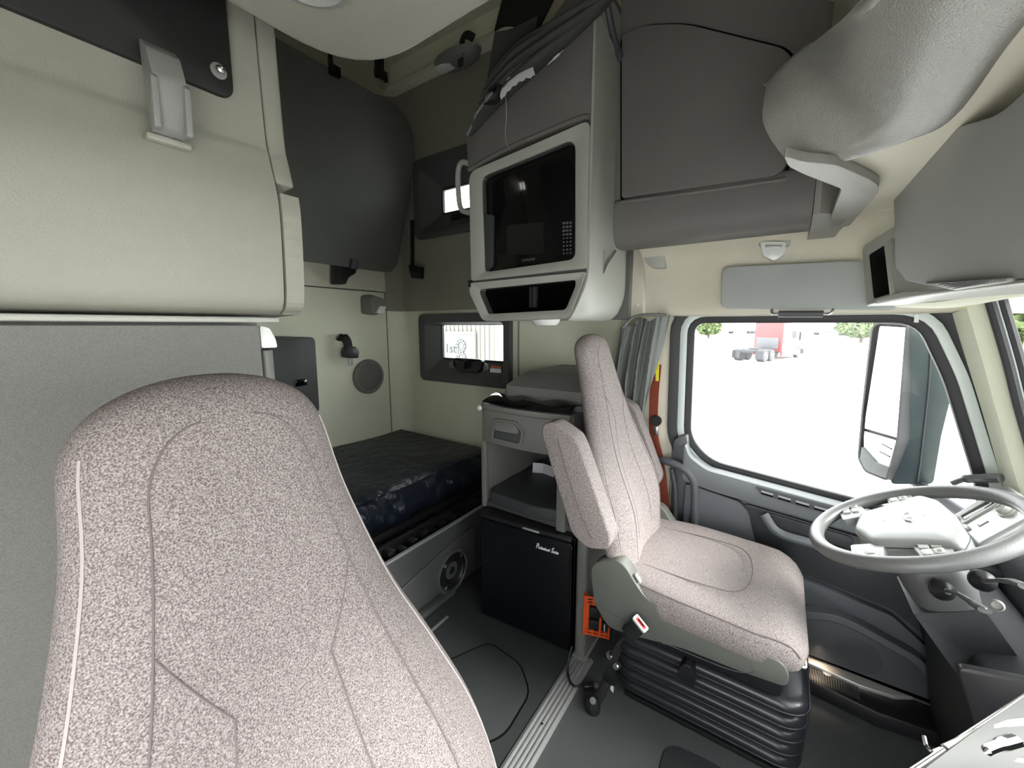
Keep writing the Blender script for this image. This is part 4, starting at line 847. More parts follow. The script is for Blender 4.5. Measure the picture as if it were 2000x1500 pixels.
cu_ = tag(obj('cushion_pad', prism(rpoly([(1.455, 0.76), (1.43, 0.86), (1.45, 1.14), (2.05, 1.14), (2.05, 0.70), (1.47, 0.72)], 0.05), 'z', 0.591, 0.650, 0.022, 3), 'charcoal'), 'dark grey cushion pad on the open shelf of the bedside cabinet', 'cushion')
pa = [at(1040, 917, 'x', 1.78), at(1060, 910, 'x', 1.80), at(1082, 914, 'x', 1.78)]
ppz = 0.651
tag(obj('paper', sheet([[Vector((p.x, p.y, ppz)) for p in pa], [Vector((p.x+0.004, p.y, ppz+0.055)) for p in pa]], 0.001), 'paper', None, False), 'folded white paper standing on the dark cushion pad', 'paper')
# ------------------------------------------------------------------ fridge
FR = Matrix.Translation((1.43, 0.67, 0)) @ Matrix.Rotation(math.radians(4.0), 4, 'Z')
fr = thing('mini_fridge', (1.62, 0.92, 0.0), 'black mini fridge with white script lettering on its door', 'fridge')
obj('body', box(0.05, 0.44, 0.0, 0.47, 0.0, 0.545, 0.008, M=FR), 'fridge_black', fr)
fd = obj('door', box(0.0, 0.045, 0.0, 0.47, 0.015, 0.530, 0.010, 3, M=FR), 'fridge_black', fr)
obj('top_cap', box(-0.004, 0.45, -0.002, 0.472, 0.533, 0.558, 0.010, 3, M=FR), 'black_plastic', fr)
obj('door_edge', box(0.001, 0.030, -0.003, 0.004, 0.02, 0.525, 0.002, M=FR), 'black_gloss', fd)
obj('hinge', box(-0.006, 0.06, -0.004, 0.06, 0.555, 0.565, 0.003, M=FR), 'black_plastic', fr)
obj('handle_highlight', box(-0.006, 0.006, 0.15, 0.235, 0.538, 0.549, 0.003, M=FR), 'trim_silver', fr)  # bright highlight on the handle, put in as a silver bar
lx = 0.0
for part_, sz in (('P', 0.034), ('rofessional', 0.0185), ('S', 0.034), ('eries', 0.0185)):
    if part_ == 'S': lx += 0.004
    MTx = FR @ Matrix.Translation((-0.0015, 0.168-lx, 0.466)) @ Matrix(((0, 0, -1, 0), (-1, 0, 0, 0), (0, 1, 0, 0), (0, 0, 0, 1))) @ Matrix.Diagonal((0.70, 1, 1, 1))
    to_ = text(part_, sz, MTx, 'print_white', 'door_lettering', fd, 0.0006, 0.4, 0.0009)
    lx += (max(v.co.y for v in to_.data.vertices)-min(v.co.y for v in to_.data.vertices))*1.0 + 0.0005 - (0.006 if len(part_) == 1 else 0.002)
pt = thing('partition_panel', (1.8, 0.62, 0), 'grey partition panel between the fridge and the driver seat', 'panel')
obj('panel', box(1.44, 2.05, 0.600, 0.652, 0.0, 0.78, 0.016, 3), 'mid_plastic', pt)
obj('base_trim', box(1.43, 2.05, 0.594, 0.656, 0.0, 0.012, 0.003), 'alu_strip', pt)
# orange rack with plugs behind the driver seat
og = thing('orange_rack', (1.45, 0.56, 0.2), 'bright orange slotted plastic rack behind the driver seat', 'rack')
MO = frame3(at(1138, 1236, 'x', 1.42), (0.03, -0.102, 0.0), (0, 0, 1))
ow, oh = 0.110, 0.178
b_ = new()
xs0 = [0.0, 0.022]+[]; 
obj('back_edge', box(0.0, 0.012, -0.005, oh, -0.03, 0.004, 0.003, M=MO), 'orange_plastic', og)
for (y0_, y1_) in ((0.0, 0.008), (0.016, 0.022), (0.030, 0.036), (oh-0.008, oh), (oh-0.022, oh-0.016), (oh-0.036, oh-0.030)):
    obj('bar', box(0.0, ow, y0_, y1_, -0.004, 0.004, 0.0015, M=MO), 'orange_plastic', og)
for x_ in (0.012, 0.038, 0.064, 0.088, ow-0.006):
    for (y0_, y1_) in ((0.0, 0.036), (oh-0.036, oh)):
        obj('bar', box(x_, x_+0.007, y0_, y1_, -0.004, 0.0035, 0.001, M=MO), 'orange_plastic', og)
obj('bar', box(0.012, 0.026, 0.03, oh-0.03, -0.004, 0.004, 0.002, M=MO), 'orange_plastic', og)
obj('bar', box(0.068, 0.076, 0.03, 0.095, -0.004, 0.012, 0.002, M=MO), 'orange_plastic', og)
obj('bar', box(ow-0.006, ow+0.001, 0.0, 0.055, -0.004, 0.006, 0.002, M=MO), 'orange_plastic', og)
for q_ in (0.042, 0.098):
    tag(obj('plug_block', box(0.026, 0.067, q_, q_+0.044, -0.004, 0.022, 0.004, M=MO), 'black_plastic'), 'black plug block seated in the %s of the orange rack' % ('lower half' if q_ < 0.06 else 'upper half'), 'plug', 'plugs in the orange rack')
obj('socket', box(0.078, ow-0.006, 0.036, 0.075, -0.004, 0.010, 0.002, M=MO), 'black_plastic', og)
obj('socket_mark', box(0.088, 0.092, 0.04, 0.070, 0.0095, 0.011, M=MO), 'print_white', og)
# cords and belt hardware on the floor
cd_ = thing('power_cord', (1.35, 0.55, 0.0), 'black power cord with two-pin plug curling over the threshold strip', 'cord')
cp_ = [at(1117, 1262, 'z', 0.10), at(1110, 1290, 'z', 0.05), at(1109, 1310, 'z', 0.02), at(1113, 1330, 'z', 0.014), at(1124, 1341, 'z', 0.014), at(1138, 1337, 'z', 0.014)]
obj('cable', tube(spline(cp_, 8), 0.0048, 8), 'black_plastic', cd_)
q0 = at(1138, 1341, 'z', 0.02); q1 = at(1168, 1338, 'z', 0.02); dq = (q1-q0).normalized(); MQ = frame3(q0, dq, (0, 0, 1))
pg = obj('plug', box(0.0, 0.045, -0.013, 0.013, -0.014, 0.014, 0.006, 3, M=MQ), 'black_plastic', cd_)
for s_ in (-0.007, 0.007): obj('prong', box(0.045, 0.064, -0.004+s_*0.3, 0.004+s_*0.3, s_-0.0012, s_+0.0012, M=MQ), 'steel', pg)
an = thing('belt_anchor', (1.36, 0.4, 0.0), 'black seat belt anchor with bolts standing on the floor behind the seat base', 'belt anchor')
obj('strap', tube(spline([at(1205, 1262, 'x', 1.29), at(1196, 1290, 'x', 1.30), at(1190, 1320, 'x', 1.30), at(1175, 1352, 'x', 1.28), at(1160, 1378, 'x', 1.26)], 6), 0.018, 8, flat=0.4), 'belt_black', an)
obj('cover', loft([[c0+Vector((0.028*math.cos(2*PI*k/14), 0.028*math.sin(2*PI*k/14)*sc, zz)) for k in range(14)] for c0, sc, zz in ((at(1158, 1378, 'z', 0.02), 1.0, -0.018), (at(1158, 1378, 'z', 0.02), 1.0, 0.01), (at(1160, 1372, 'z', 0.02), 0.7, 0.03))]), 'black_plastic', an)
p_ = at(1158, 1369, 'z', 0.05); obj('bolt', lathe([(0.012, 0), (0.011, 0.006), (0, 0.007)], p_, (-0.5, 0, 0.8), 12, cap=False), 'mid_plastic', an)
for (a0, r0) in (((1192, 1279), 0.014), ((1205, 1300), 0.013)):
    p_ = at(*a0, 'x', 1.285); obj('bolt', lathe([(r0, -0.01), (r0, 0.01), (r0*0.7, 0.014), (0, 0.014)], p_, (-1, 0.2, 0.3), 8, cap=False), 'steel', an)
p_ = at(1188, 1295, 'x', 1.30); obj('bracket', box(p_.x-0.012, p_.x+0.012, p_.y-0.03, p_.y+0.02, p_.z-0.08, p_.z+0.03, 0.008, 2), 'black_plastic', an)
p_ = at(1196, 1338, 'x', 1.30); obj('clip', prism(rpoly([(p_.y-0.006, p_.z-0.03), (p_.y+0.006, p_.z-0.02), (p_.y+0.008, p_.z+0.02), (p_.y-0.005, p_.z+0.015)], 0.003, 2), 'x', p_.x-0.003, p_.x+0.003), 'white_plastic', an)
# ------------------------------------------------------------------ microwave cabinet
mc = thing('microwave_cabinet', (1.75, 0.9, 1.47), 'grey hanging cabinet holding a microwave above the bedside cabinet', 'cabinet')
MX = 1.40
# outline of the side as seen from the cab, (x, z), rounded below
sd = rpoly([(MX+0.03, 1.63), (MX+0.10, 1.475), (1.98, 1.475), (2.06, 1.56), (2.06, 2.24), (MX+0.03, 2.24)], [0.06, 0.03, 0.06, 0.03, 0.02, 0.02], 5)
sdr = rpoly([(MX+0.03, 1.63), (MX+0.10, 1.475), (1.74, 1.475), (1.80, 1.56), (1.80, 2.62), (MX+0.03, 2.62)], [0.06, 0.03, 0.10, 0.06, 0.02, 0.02], 5)
side = []
for z, yf, yb, xe in ((2.62, 0.622, 0.620, 1.80), (2.17, 0.622, 0.618, 1.80), (1.90, 0.622, 0.618, 1.80), (1.655, 0.623, 0.618, 1.80), (1.62, 0.628, 0.618, 1.80), (1.585, 0.640, 0.620, 1.797), (1.545, 0.657, 0.626, 1.788), (1.51, 0.674, 0.637, 1.772), (1.487, 0.688, 0.652, 1.752), (1.478, 0.70, 0.68, 1.725)):
    r_ = []
    for k in range(13):
        u = k/12; x = MX+0.006+(xe-MX-0.006)*u; e = (1-math.exp(-u*6)); r_.append(Vector((x, yf+(yb-yf)*e-0.004*math.sin(PI*min(1, u*3))*(1 if u < 0.34 else 0), z)))
    r_.append(Vector((xe+0.01, yb+0.02, z))); side.append(r_)
obj('side_panel', sheet(side, 0.010), 'light_plastic', mc, 60)
obj('far_side_panel', prism(sd, 'y', 1.150, 1.178, 0.006, 2), 'light_plastic', mc)
obj('top_shell', prism([(0.635, 2.16), (1.165, 2.11), (1.165, 2.27), (0.90, 2.45), (0.635, 2.62)], 'x', 1.86, 2.06), 'mid_plastic', mc)
obj('bottom_shell', prism([(MX+0.03, 1.478), (1.74, 1.478), (1.74, 1.50), (MX+0.03, 1.50)], 'y', 0.695, 1.13), 'light_plastic', mc)
obj('back_panel', box(1.96, 2.06, 0.64, 1.16, 1.48, 2.25), 'mid_plastic', mc)
obj('side_seam', tube([Vector((MX+0.034, 0.617, z)) for z in (1.70, 1.9, 2.15)], 0.0018, 6), 'dark_grey', mc)
# upper grey flap with rolled lower edge
tpz = lambda y: 2.20-(y-0.62)*0.09
uf = rpoly([(0.622, 2.178), (0.80, 2.172), (1.00, 2.155), (1.185, 2.118), (1.192, 2.268), (1.05, 2.36), (0.90, 2.46), (0.622, 2.66)], [0.01]*8, 3)
ufo = obj('upper_flap', prism(uf, 'x', MX, MX+0.05, 0.010, 3), 'grey_vinyl', mc)
obj('rolled_edge', tube(spline([Vector((MX+0.006, y, z)) for y, z in ((0.624, 2.178), (0.66, 2.186), (0.80, 2.176), (1.00, 2.156), (1.185, 2.120))], 6), 0.010, 10), 'grey_vinyl', ufo)
obj('flap_side', box(MX+0.03, 1.80, 0.619, 0.640, 2.17, 2.66), 'grey_vinyl', mc)
# bezel round the microwave bay
ob = rpoly([(0.624, 2.168), (0.624, 1.662), (1.178, 1.650), (1.182, 2.108)], [0.03, 0.012, 0.012, 0.045], 6)
ib = rpoly([(0.685, 2.128), (0.675, 1.700), (1.112, 1.684), (1.124, 2.082)], [0.045, 0.03, 0.02, 0.03], 6)
bz = obj('bezel', ring(ob, ib, 'x', MX, MX+0.05, MX+0.014, MX+0.05, b=0.005), 'light_plastic', mc)
obj('bay_reveal', ring(inset(ib, -0.002), ib, 'x', MX+0.02, MX+0.40), 'dark_grey', mc)
obj('groove', prism([(0.626, 1.661), (1.18, 1.650), (1.18, 1.642), (0.626, 1.650)], 'x', MX+0.012, MX+0.05), 'dark_grey', mc)
# open cubby below
oc = rpoly([(0.624, 1.649), (0.640, 1.60), (0.690, 1.478), (1.115, 1.470), (1.190, 1.60), (1.185, 1.640)], [0.01, 0.03, 0.03, 0.03, 0.03, 0.012], 5)
ic = rpoly([(0.672, 1.624), (0.672, 1.60), (0.712, 1.512), (1.095, 1.502), (1.143, 1.595), (1.140, 1.612)], [0.02, 0.02, 0.015, 0.015, 0.02, 0.012], 5)
obj('cubby_bezel', ring(oc, ic, 'x', MX+0.0, MX+0.06, MX+0.016, MX+0.06, b=0.004), 'light_plastic', mc)
obj('cubby_dark_lining', ring(inset(ic, -0.002), ic, 'x', MX+0.02, MX+0.30), 'void_black', mc)
obj('cubby_back', prism(inset(ic, -0.004), 'x', MX+0.29, MX+0.31), 'void_black', mc)
obj('cubby_bracket', box(MX+0.10, MX+0.12, 0.90, 0.912, 1.53, 1.62), 'charcoal', mc)
obj('cubby_bracket', box(MX+0.10, MX+0.12, 0.925, 0.932, 1.53, 1.62), 'charcoal', mc)
# coat hook on the side, grab loop on the far edge, hinge nub
hkb = at(1178, 512, 'y', 0.615)
hko = obj('coat_hook', tube([Vector((hkb.x-0.012, 0.612, hkb.z-0.045)), Vector((hkb.x+0.004, 0.604, hkb.z-0.01)), Vector((hkb.x+0.034, 0.580, hkb.z+0.045))], 0.010, 8, flat=0.6), 'steel', mc)
obj('hook_back', tube([Vector((hkb.x-0.014, 0.612, hkb.z-0.045)), Vector((hkb.x-0.014, 0.612, hkb.z+0.045))], 0.007, 8, flat=0.6), 'mid_plastic', hko)
gl_ = spline([Vector((1.42, 1.185, 2.145)), Vector((1.42, 1.235, 2.165)), Vector((1.43, 1.268, 2.14)), Vector((1.43, 1.27, 2.05)), Vector((1.43, 1.255, 1.975)), Vector((1.42, 1.19, 1.945))], 6)
tag(obj('grab_loop', tube(gl_, 0.012, 10), 'light_plastic'), 'grey grab loop on the far edge of the microwave cabinet before the upper window', 'grab handle')
obj('hinge_nub', box(MX-0.004, MX+0.02, 1.180, 1.195, 1.622, 1.655, 0.005), 'black_plastic', mc)
ul = thing('under_cabinet_lamp', (1.5, 0.83, 1.44), 'clear lamp under the microwave cabinet above the headrest', 'lamp')
obj('lens', loft([[Vector((1.52+hx*math.cos(2*PI*k/24), 0.86+hy*math.sin(2*PI*k/24), z)) for k in range(24)] for hx, hy, z in ((0.05, 0.068, 1.478), (0.048, 0.064, 1.466), (0.036, 0.052, 1.452), (0.01, 0.02, 1.450))]), 'lens', ul)
# microwave inside the bay
mw = thing('microwave', (1.6, 0.9, 1.69), 'black microwave oven in the bay of the grey hanging cabinet', 'microwave')
mf = rpoly([(0.690, 2.06), (0.682, 1.705), (1.105, 1.690), (1.112, 2.03)], [0.01, 0.03, 0.01, 0.01], 5)
obj('body', prism(inset(ib, 0.002), 'x', MX+0.055, MX+0.36, 0.004), 'black_plastic', mw)
fc = obj('front_glass', prism(inset(ib, 0.004), 'x', MX+0.038, MX+0.055, 0.003), 'black_gloss', mw)
wn = obj('window', prism(rpoly([yz(990, 440, MX+0.036), yz(1062, 434, MX+0.036), yz(1060, 494, MX+0.036), yz(990, 500, MX+0.036)], 0.012), 'x', MX+0.0355, MX+0.039), 'charcoal', mw)
wn.data.materials[0] = MATS['smoked_dark'] if 'smoked_dark' in MATS else mat('smoked_dark', (0.012, 0.0125, 0.013), 0.25)
obj('door_handle_strip', prism(rpoly([yz(944, 420, MX+0.03), yz(964, 420, MX+0.03), yz(962, 520, MX+0.03), yz(948, 532, MX+0.03)], 0.01), 'x', MX+0.022, MX+0.04, 0.004), 'charcoal', mw)
for r_ in range(9):
    for c_ in range(3):
        pxk = 1101+c_*6.6; pyk = 436+r_*7.4-c_*0.6
        a = yz(pxk, pyk, MX+0.037); s_ = 0.0052 if r_ < 4 else 0.0038
        bkk = obj('key', box(MX+0.0365, MX+0.0385, a[0]-s_, a[0]+s_, a[1]-s_*0.8, a[1]+s_*0.8, 0.0005, 1), 'key_dim' if 'key_dim' in MATS else mat('key_dim', (0.10, 0.105, 0.10), 0.5), mw)
a = yz(1019, 511, MX+0.036)
text('EMERSON', 0.0145, Matrix.Translation((MX+0.0362, a[0], a[1])) @ Matrix(((0, 0, -1, 0), (-1, 0, 0, 0), (0, 1, 0, 0), (0, 0, 0, 1))), 'key_dim', 'brand_lettering', mw, 0.0004, 0, 0.0002)
# stowed privacy curtain over the cabinet top
pc = thing('stowed_curtain', (1.35, 0.85, 2.3), 'dark grey privacy curtain bundled on top of the microwave cabinet', 'curtain')
for k in range(9):
    u = k/8
    a0 = at(916+45*u, 258-150*u**1.2, 'x', 1.385-0.03*math.sin(PI*u)); 
    path_ = [at(918+5*k, 262-14*k, 'x', 1.39-0.012*(k % 3)), at(965+6*k, 205-14*k, 'x', 1.37-0.02*(k % 2)), at(1035+9*k, 140-13*k, 'x', 1.36-0.015*(k % 3)), at(1110+11*k, 75-12*k, 'x', 1.37-0.02*(k % 2)), at(1190+6*k, 5-8*k, 'x', 1.38)]
    obj('fold', tube(spline(path_, 6), [0.010+0.016*math.sin(PI*min(1, (i+2)/26)) for i in range(25)], 10, flat=0.55), 'curtain_dark', pc, 80)
wpts = spline([at(978, 186, 'x', 1.335), at(995, 165, 'x', 1.33), at(1018, 148, 'x', 1.33), at(1044, 138, 'x', 1.335)], 6)
obj('white_lining', sheet([[p+Vector((0, 0.004, 0.018+0.005*math.sin(i*1.3))) for i, p in enumerate(wpts)], [p+Vector((-0.006, 0, 0)) for p in wpts], [p+Vector((0, -0.004, -0.018+0.004*math.sin(i*1.9))) for i, p in enumerate(wpts)]], 0.003), 'curtain_white', pc)
obj('white_edge', tube(spline([at(1070, 126, 'x', 1.34), at(1085, 112, 'x', 1.34), at(1100, 98, 'x', 1.34)], 5), [0.002]*4+[0.004]*4+[0.001]*3, 6), 'curtain_white', pc)
obj('loose_thread', tube(spline([at(988, 190, 'x', 1.33), at(989, 225, 'x', 1.37), at(987, 255, 'x', 1.375), at(988, 275, 'x', 1.37), at(993, 288, 'x', 1.37)], 6), 0.0011, 5), 'curtain_white', pc)
obj('tie_band', tube(spline([at(958, 178, 'x', 1.34), at(975, 168, 'x', 1.325), at(970, 195, 'x', 1.33), at(950, 205, 'x', 1.35)], 5), 0.014, 8, flat=0.5), 'black_matte', pc)
obj('sleeve', tube(spline([at(912, 264, 'x', 1.375), at(935, 222, 'x', 1.36), at(955, 196, 'x', 1.35), at(968, 185, 'x', 1.35)], 5), [0.006]*4+[0.014]*6+[0.022]*6, 10, flat=0.6), 'curtain_grey', pc)
# dark ceiling panel and rail beyond the curtain
obj('hanging_panel', sheet([spline([at(965, 60, 'x', 1.50), at(990, 50, 'x', 1.50), at(1050, 60, 'x', 1.50)], 4), spline([at(985, -20, 'x', 1.5), at(1020, -25, 'x', 1.5), at(1090, -20, 'x', 1.5)], 4)], 0.006), 'black_matte', pc)
obj('curtain_flap', sheet([spline([at(952, 150, 'x', 1.46), at(985, 110, 'x', 1.46), at(1040, 90, 'x', 1.46)], 4), spline([at(966, 62, 'x', 1.46), at(1000, 55, 'x', 1.46), at(1050, 30, 'x', 1.46)], 4)], 0.006), 'curtain_dark', pc)
rl_ = thing('curtain_rail', (1.5, 0.6, 2.3), 'dark curtain rail between the microwave cabinet and the overhead locker', 'rail')
obj('rail', tube(spline([at(1180, -20, 'y', 0.60), at(1195, 60, 'y', 0.60), at(1212, 115, 'y', 0.60)], 5), 0.014, 8), 'charcoal', rl_)
obj('rail_lip', tube(spline([at(1172, 30, 'y', 0.61), at(1190, 80, 'y', 0.61), at(1208, 112, 'y', 0.61)], 5), 0.008, 8), 'mid_plastic', rl_)
# ------------------------------------------------------------------ curtain and seat belt by the driver door
cu2 = thing('side_curtain', (1.95, 0.57, 1.0), 'grey curtain bunched and hanging at the pillar behind the driver seat', 'curtain')
NR, NC = 40, 90
gr_ = []
topL, topR = at(1214, 640, 'x', 1.93), at(1304, 611, 'x', 1.93)
botL, botR = at(1196, 850, 'x', 1.93), at(1252, 850, 'x', 1.93)
for i in range(NR+1):
    t = i/NR; r_ = []
    L_ = topL.lerp(botL, t) + Vector((0, 0.018*math.sin(PI*t), 0)); R_ = topR.lerp(botR, t**0.9)
    for j in range(NC+1):
        u = j/NC; p = L_.lerp(R_, u)
        am = 0.024*(0.55+0.45*math.sin(PI*min(1, t*1.4+0.1)))
        ph = 8.5*PI*u**0.9 + 1.1*math.sin(2.6*t+2*u) - 0.6*t
        r_.append(p+Vector((am*math.sin(ph)+0.010*math.sin(2.3*ph+1), 0.010*math.cos(ph), 0.012*math.sin(17*u)*(1-t)**3)))
    gr_.append(r_)
obj('cloth', sheet(gr_, 0.002), 'curtain_grey', cu2, 80)
obj('heading', tube(spline([at(1216, 640, 'x', 1.90), at(1240, 618, 'x', 1.90), at(1275, 614, 'x', 1.90), at(1302, 616, 'x', 1.91)], 5), 0.010, 8, flat=0.6), 'curtain_grey', cu2)
sbt = thing('seat_belt', (2.0, 0.5, 0.7), 'rust brown seat belt with yellow sleeve hanging on the door pillar', 'seat belt')
W0 = [at(1284, 712, 'x', 2.02), at(1278, 780, 'x', 2.015), at(1278, 850, 'x', 2.01), at(1289, 900, 'x', 2.01), at(1302, 1000, 'x', 2.0), at(1308, 1040, 'x', 1.99)]
ws_ = spline(W0, 5)
obj('webbing', sheet([[p+Vector((0.006, 0.026, 0)) for p in ws_], [p+Vector((-0.006, -0.020, 0)) for p in ws_]], 0.003), 'belt_rust', sbt)
obj('yellow_sleeve', prism([yz(1280, 706, 2.0), yz(1287, 706, 2.0), yz(1286, 744, 2.0), yz(1281, 744, 2.0)], 'x', 1.995, 2.005), 'yellow_tag', sbt)
p_ = at(1281, 822, 'x', 1.995); obj('guide', lathe([(0.026, -0.012), (0.028, 0.0), (0.024, 0.012)], p_, (-1, 0, 0), 16), 'black_plastic', sbt)
p_ = at(1281, 838, 'x', 1.99); obj('tongue', box(p_.x-0.003, p_.x+0.003, p_.y-0.010, p_.y+0.010, p_.z-0.03, p_.z+0.015, 0.003), 'steel', sbt)
# ------------------------------------------------------------------ overhead locker on the driver side
ol = thing('overhead_locker', (1.85, 0.28, 1.77), 'dark taupe overhead locker above the driver door', 'locker')
LX = 1.62
body = [(0.612, 2.78), (0.30, 2.66), (-0.045, 2.40), (-0.045, 1.95), (0.605, 1.95)]
obj('carcass', prism(body, 'x', LX+0.012, 2.10, 0.0), 'grey_vinyl', ol)
lowp = [(LX+0.012, 1.952), (LX-0.002, 1.93), (LX+0.000, 1.84), (LX+0.02, 1.795), (LX+0.07, 1.772), (LX+0.20, 1.785), (2.0, 1.84), (2.0, 1.952)]
obj('lower_shelf', prism([(q.x, q.y) for q in spline([Vector(a) for a in lowp], 4)], 'y', -0.045, 0.608, 0.0), 'grey_vinyl', ol, 50)
dl = rpoly([yz(1216, 72, LX), yz(1262, 52, LX), yz(1340, 50, LX), yz(1548, 102, LX), yz(1552, 180, LX), yz(1535, 343, LX), yz(1216, 388, LX)], [0.02, 0.06, 0.05, 0.06, 0.05, 0.05, 0.01], 6)
od = obj('door', prism(dl, 'x', LX-0.012, LX+0.014, 0.010, 3), 'grey_vinyl', ol)
obj('door_shadow_gap', ring(inset(dl, -0.012), inset(dl, -0.001), 'x', LX+0.008, LX+0.013), 'void_black', ol)
obj('lower_roll', tube(spline([at(1214, 395, 'x', LX-0.004), at(1300, 384, 'x', LX-0.004), at(1420, 367, 'x', LX-0.004), at(1536, 350, 'x', LX-0.004)], 6), 0.008, 8), 'grey_vinyl', ol)
# end cap toward the windscreen
ec = [(LX+0.0, -0.045), (LX+0.0, -0.07), (1.70, -0.135), (2.0, -0.15), (2.0, -0.045)]
obj('end_cap', loft([[Vector((x, y, 1.772+0.0*i)) for x, y in [(LX+0.05, -0.047), (LX+0.07, -0.075), (1.72, -0.12), (2.0, -0.13), (2.0, -0.047)]], [Vector((x, y, 1.80)) for x, y in [(LX+0.005, -0.047), (LX+0.0, -0.065), (1.70, -0.145), (2.0, -0.15), (2.0, -0.047)]], [Vector((x, y, 1.95)) for x, y in [(LX+0.005, -0.047), (LX+0.0, -0.060), (1.66, -0.12), (2.0, -0.12), (2.0, -0.047)]]]), 'soffit_vinyl', ol)
# ------------------------------------------------------------------ curved soffit round the roof opening
so_ = thing('roof_soffit', (1.0, 0.0, 1.79), 'light grey sculpted soffit curving over the driver side', 'overhead trim')
Lp = [(1548, 318), (1640, 310), (1760, 271), (1842, 231), (1925, 113), (2012, -2), (2110, -130)]
Cp = [(1529, 303), (1626, 272), (1722, 228), (1768, 140), (1822, 10), (1862, -85), (1930, -240)]
Mp = [(1494, 240), (1555, 205), (1620, 165), (1680, 90), (1745, -20), (1790, -110), (1865, -240)]
Tp = [(1502, 172), (1535, 138), (1585, 98), (1640, 53), (1702, 4), (1765, -55), (1850, -150)]
rowsS = []
for i in range(7):
    l = at(*Lp[i], 'z', 1.806); c = at(*Cp[i], 'z', 1.838); c2 = c.lerp(l, 0.5)+Vector((0, 0, -0.004))
    t_ = at(*Tp[i], 'x', c.x+0.05); m_ = at(*Mp[i], 'x', c.x+0.012)
    rowsS.append([l+Vector((0.0, -0.012, 0.012)), l, c2, c, m_, t_, t_+Vector((0.03, 0.01, 0.02))])
cols = [spline([r[j] for r in rowsS], 5) for j in range(7)]
gs = []
for i in range(len(cols[0])): gs.append(spline([cols[j][i] for j in range(7)], 4))
obj('soffit', sheet(gs, 0.008), 'soffit_vinyl', so_, 70)
armp = [at(*q, 'z', 1.792) for q in ((1530, 300), (1570, 312), (1634, 318), (1700, 347), (1718, 360), (1712, 378), (1658, 440), (1615, 444), (1644, 366), (1570, 337), (1540, 322))]
obj('soffit_arm', prism(rpoly([(p.x, p.y) for p in armp], [0.02, 0.02, 0.02, 0.03, 0.03, 0.03, 0.02, 0.03, 0.02, 0.02, 0.02], 4), 'z', 1.788, 1.808, 0.006, 3), 'soffit_vinyl', so_)
# pale overhead shelf above the passenger, lamp lens underneath
os_ = thing('overhead_shelf', (0.1, 0.2, 1.9), 'pale rounded underside of the overhead shelf at the top of the view', 'overhead shelf')
SZ = 1.92
c1 = at(640, 112, 'z', SZ); c2_ = at(720, 118, 'z', SZ); c3 = at(940, 8, 'z', SZ)
ol_ = rpoly([(-0.40, at(430, 0, 'z', SZ).y), (0.535, c1.y+0.012), (c3.x+0.004, 0.20), (c3.x+0.01, -0.22), (-0.40, -0.22)], [0.02, 0.16, 0.1, 0.03, 0.02], 8)
obj('shelf_body', prism(ol_, 'z', SZ, SZ+0.16, 0.012, 3), 'warm_plastic', os_)
lz = at(598, -14, 'z', SZ)
obj('lamp_rim', lathe([(0.060, 0.0), (0.058, 0.006), (0.050, 0.008), (0.048, 0.002)], (lz.x-0.02, lz.y-0.035, SZ), (0, 0, -1), 32, cap=False), 'mid_plastic', os_)
obj('lamp_lens', lathe([(0.049, 0.001), (0.03, 0.004), (0, 0.005)], (lz.x-0.02, lz.y-0.035, SZ), (0, 0, -1), 32, cap=False), 'lens', os_)
# ------------------------------------------------------------------ console over the windscreen
fcn = thing('header_console', (1.2, -0.4, 1.5), 'grey overhead console above the windscreen with a big rounded door', 'console')
CY = -0.235
door_o = [(1.66, 1.945), (1.66, 1.605), (1.62, 1.585), (0.2, 1.585), (0.2, 2.02), (0.78, 2.02), (0.95, 1.95), (1.20, 1.955)]
dpx = [(1745, 380), (1752, 330), (1775, 305), (1830, 268), (1870, 248), (1935, 228), (1965, 210), (2060, 120), (2300, -100), (2300, 500), (2060, 535), (1960, 552), (1800, 556), (1768, 548), (1748, 522)]
dpts = [xz(a, b, CY) for a, b in dpx]
obj('console_door', prism(rpoly(dpts, 0.02, 3), 'y', CY-0.16, CY, 0.022, 4), 'console_fabric', fcn, 50)
# tray beneath with the open cubby at its end
tr1 = [xz(1690, 590, -0.232), xz(1692, 598, -0.232), xz(1800, 580, -0.232), xz(2040, 553, -0.232), xz(2300, 520, -0.232), xz(2300, 500, -0.232), xz(2040, 540, -0.232), xz(1830, 566, -0.232), xz(1760, 570, -0.232)]
obj('tray_lip', prism(tr1, 'y', -0.42, -0.232, 0.004, 2), 'light_plastic', fcn)
# the cubby sits on the end of the console that turns towards the door
CB0 = Vector((1.66, -0.233, 1.6)); CE = Vector((0.14, 0.026, 0)).normalized(); CN = CE.cross(ZZ)
def cbl(px, py):
    d = FW + RT*((px-1000)/FPX) - UP*((py-750)/FPX); p = CAM + d*((CB0-CAM).dot(CN)/d.dot(CN)); return ((p-CB0).dot(CE), p.z-CB0.z)
MC = frame3(CB0, CE, ZZ)
cb_o = rpoly([cbl(1683, 482), cbl(1752, 438), cbl(1756, 582), cbl(1692, 596)], [0.03, 0.01, 0.01, 0.02], 4)
cb_i = rpoly([cbl(1690, 498), cbl(1737, 468), cbl(1745, 570), cbl(1699, 584)], [0.01, 0.01, 0.01, 0.01], 4)
cbb = obj('cubby_frame', xf(ring(cb_o, cb_i, 'z', 0.0, 0.10, 0.008, 0.10, b=0.003), MC), 'light_plastic', fcn)
obj('cubby_back', xf(prism(inset(cb_i, -0.004), 'z', 0.07, 0.09), MC), 'black_matte', fcn)
obj('cubby_dark_lining', xf(ring(inset(cb_i, -0.001), inset(cb_i, 0.0015), 'z', 0.010, 0.085), MC), 'black_matte', fcn)  # black sheet added so the cubby interior reads dark; shade put into colour
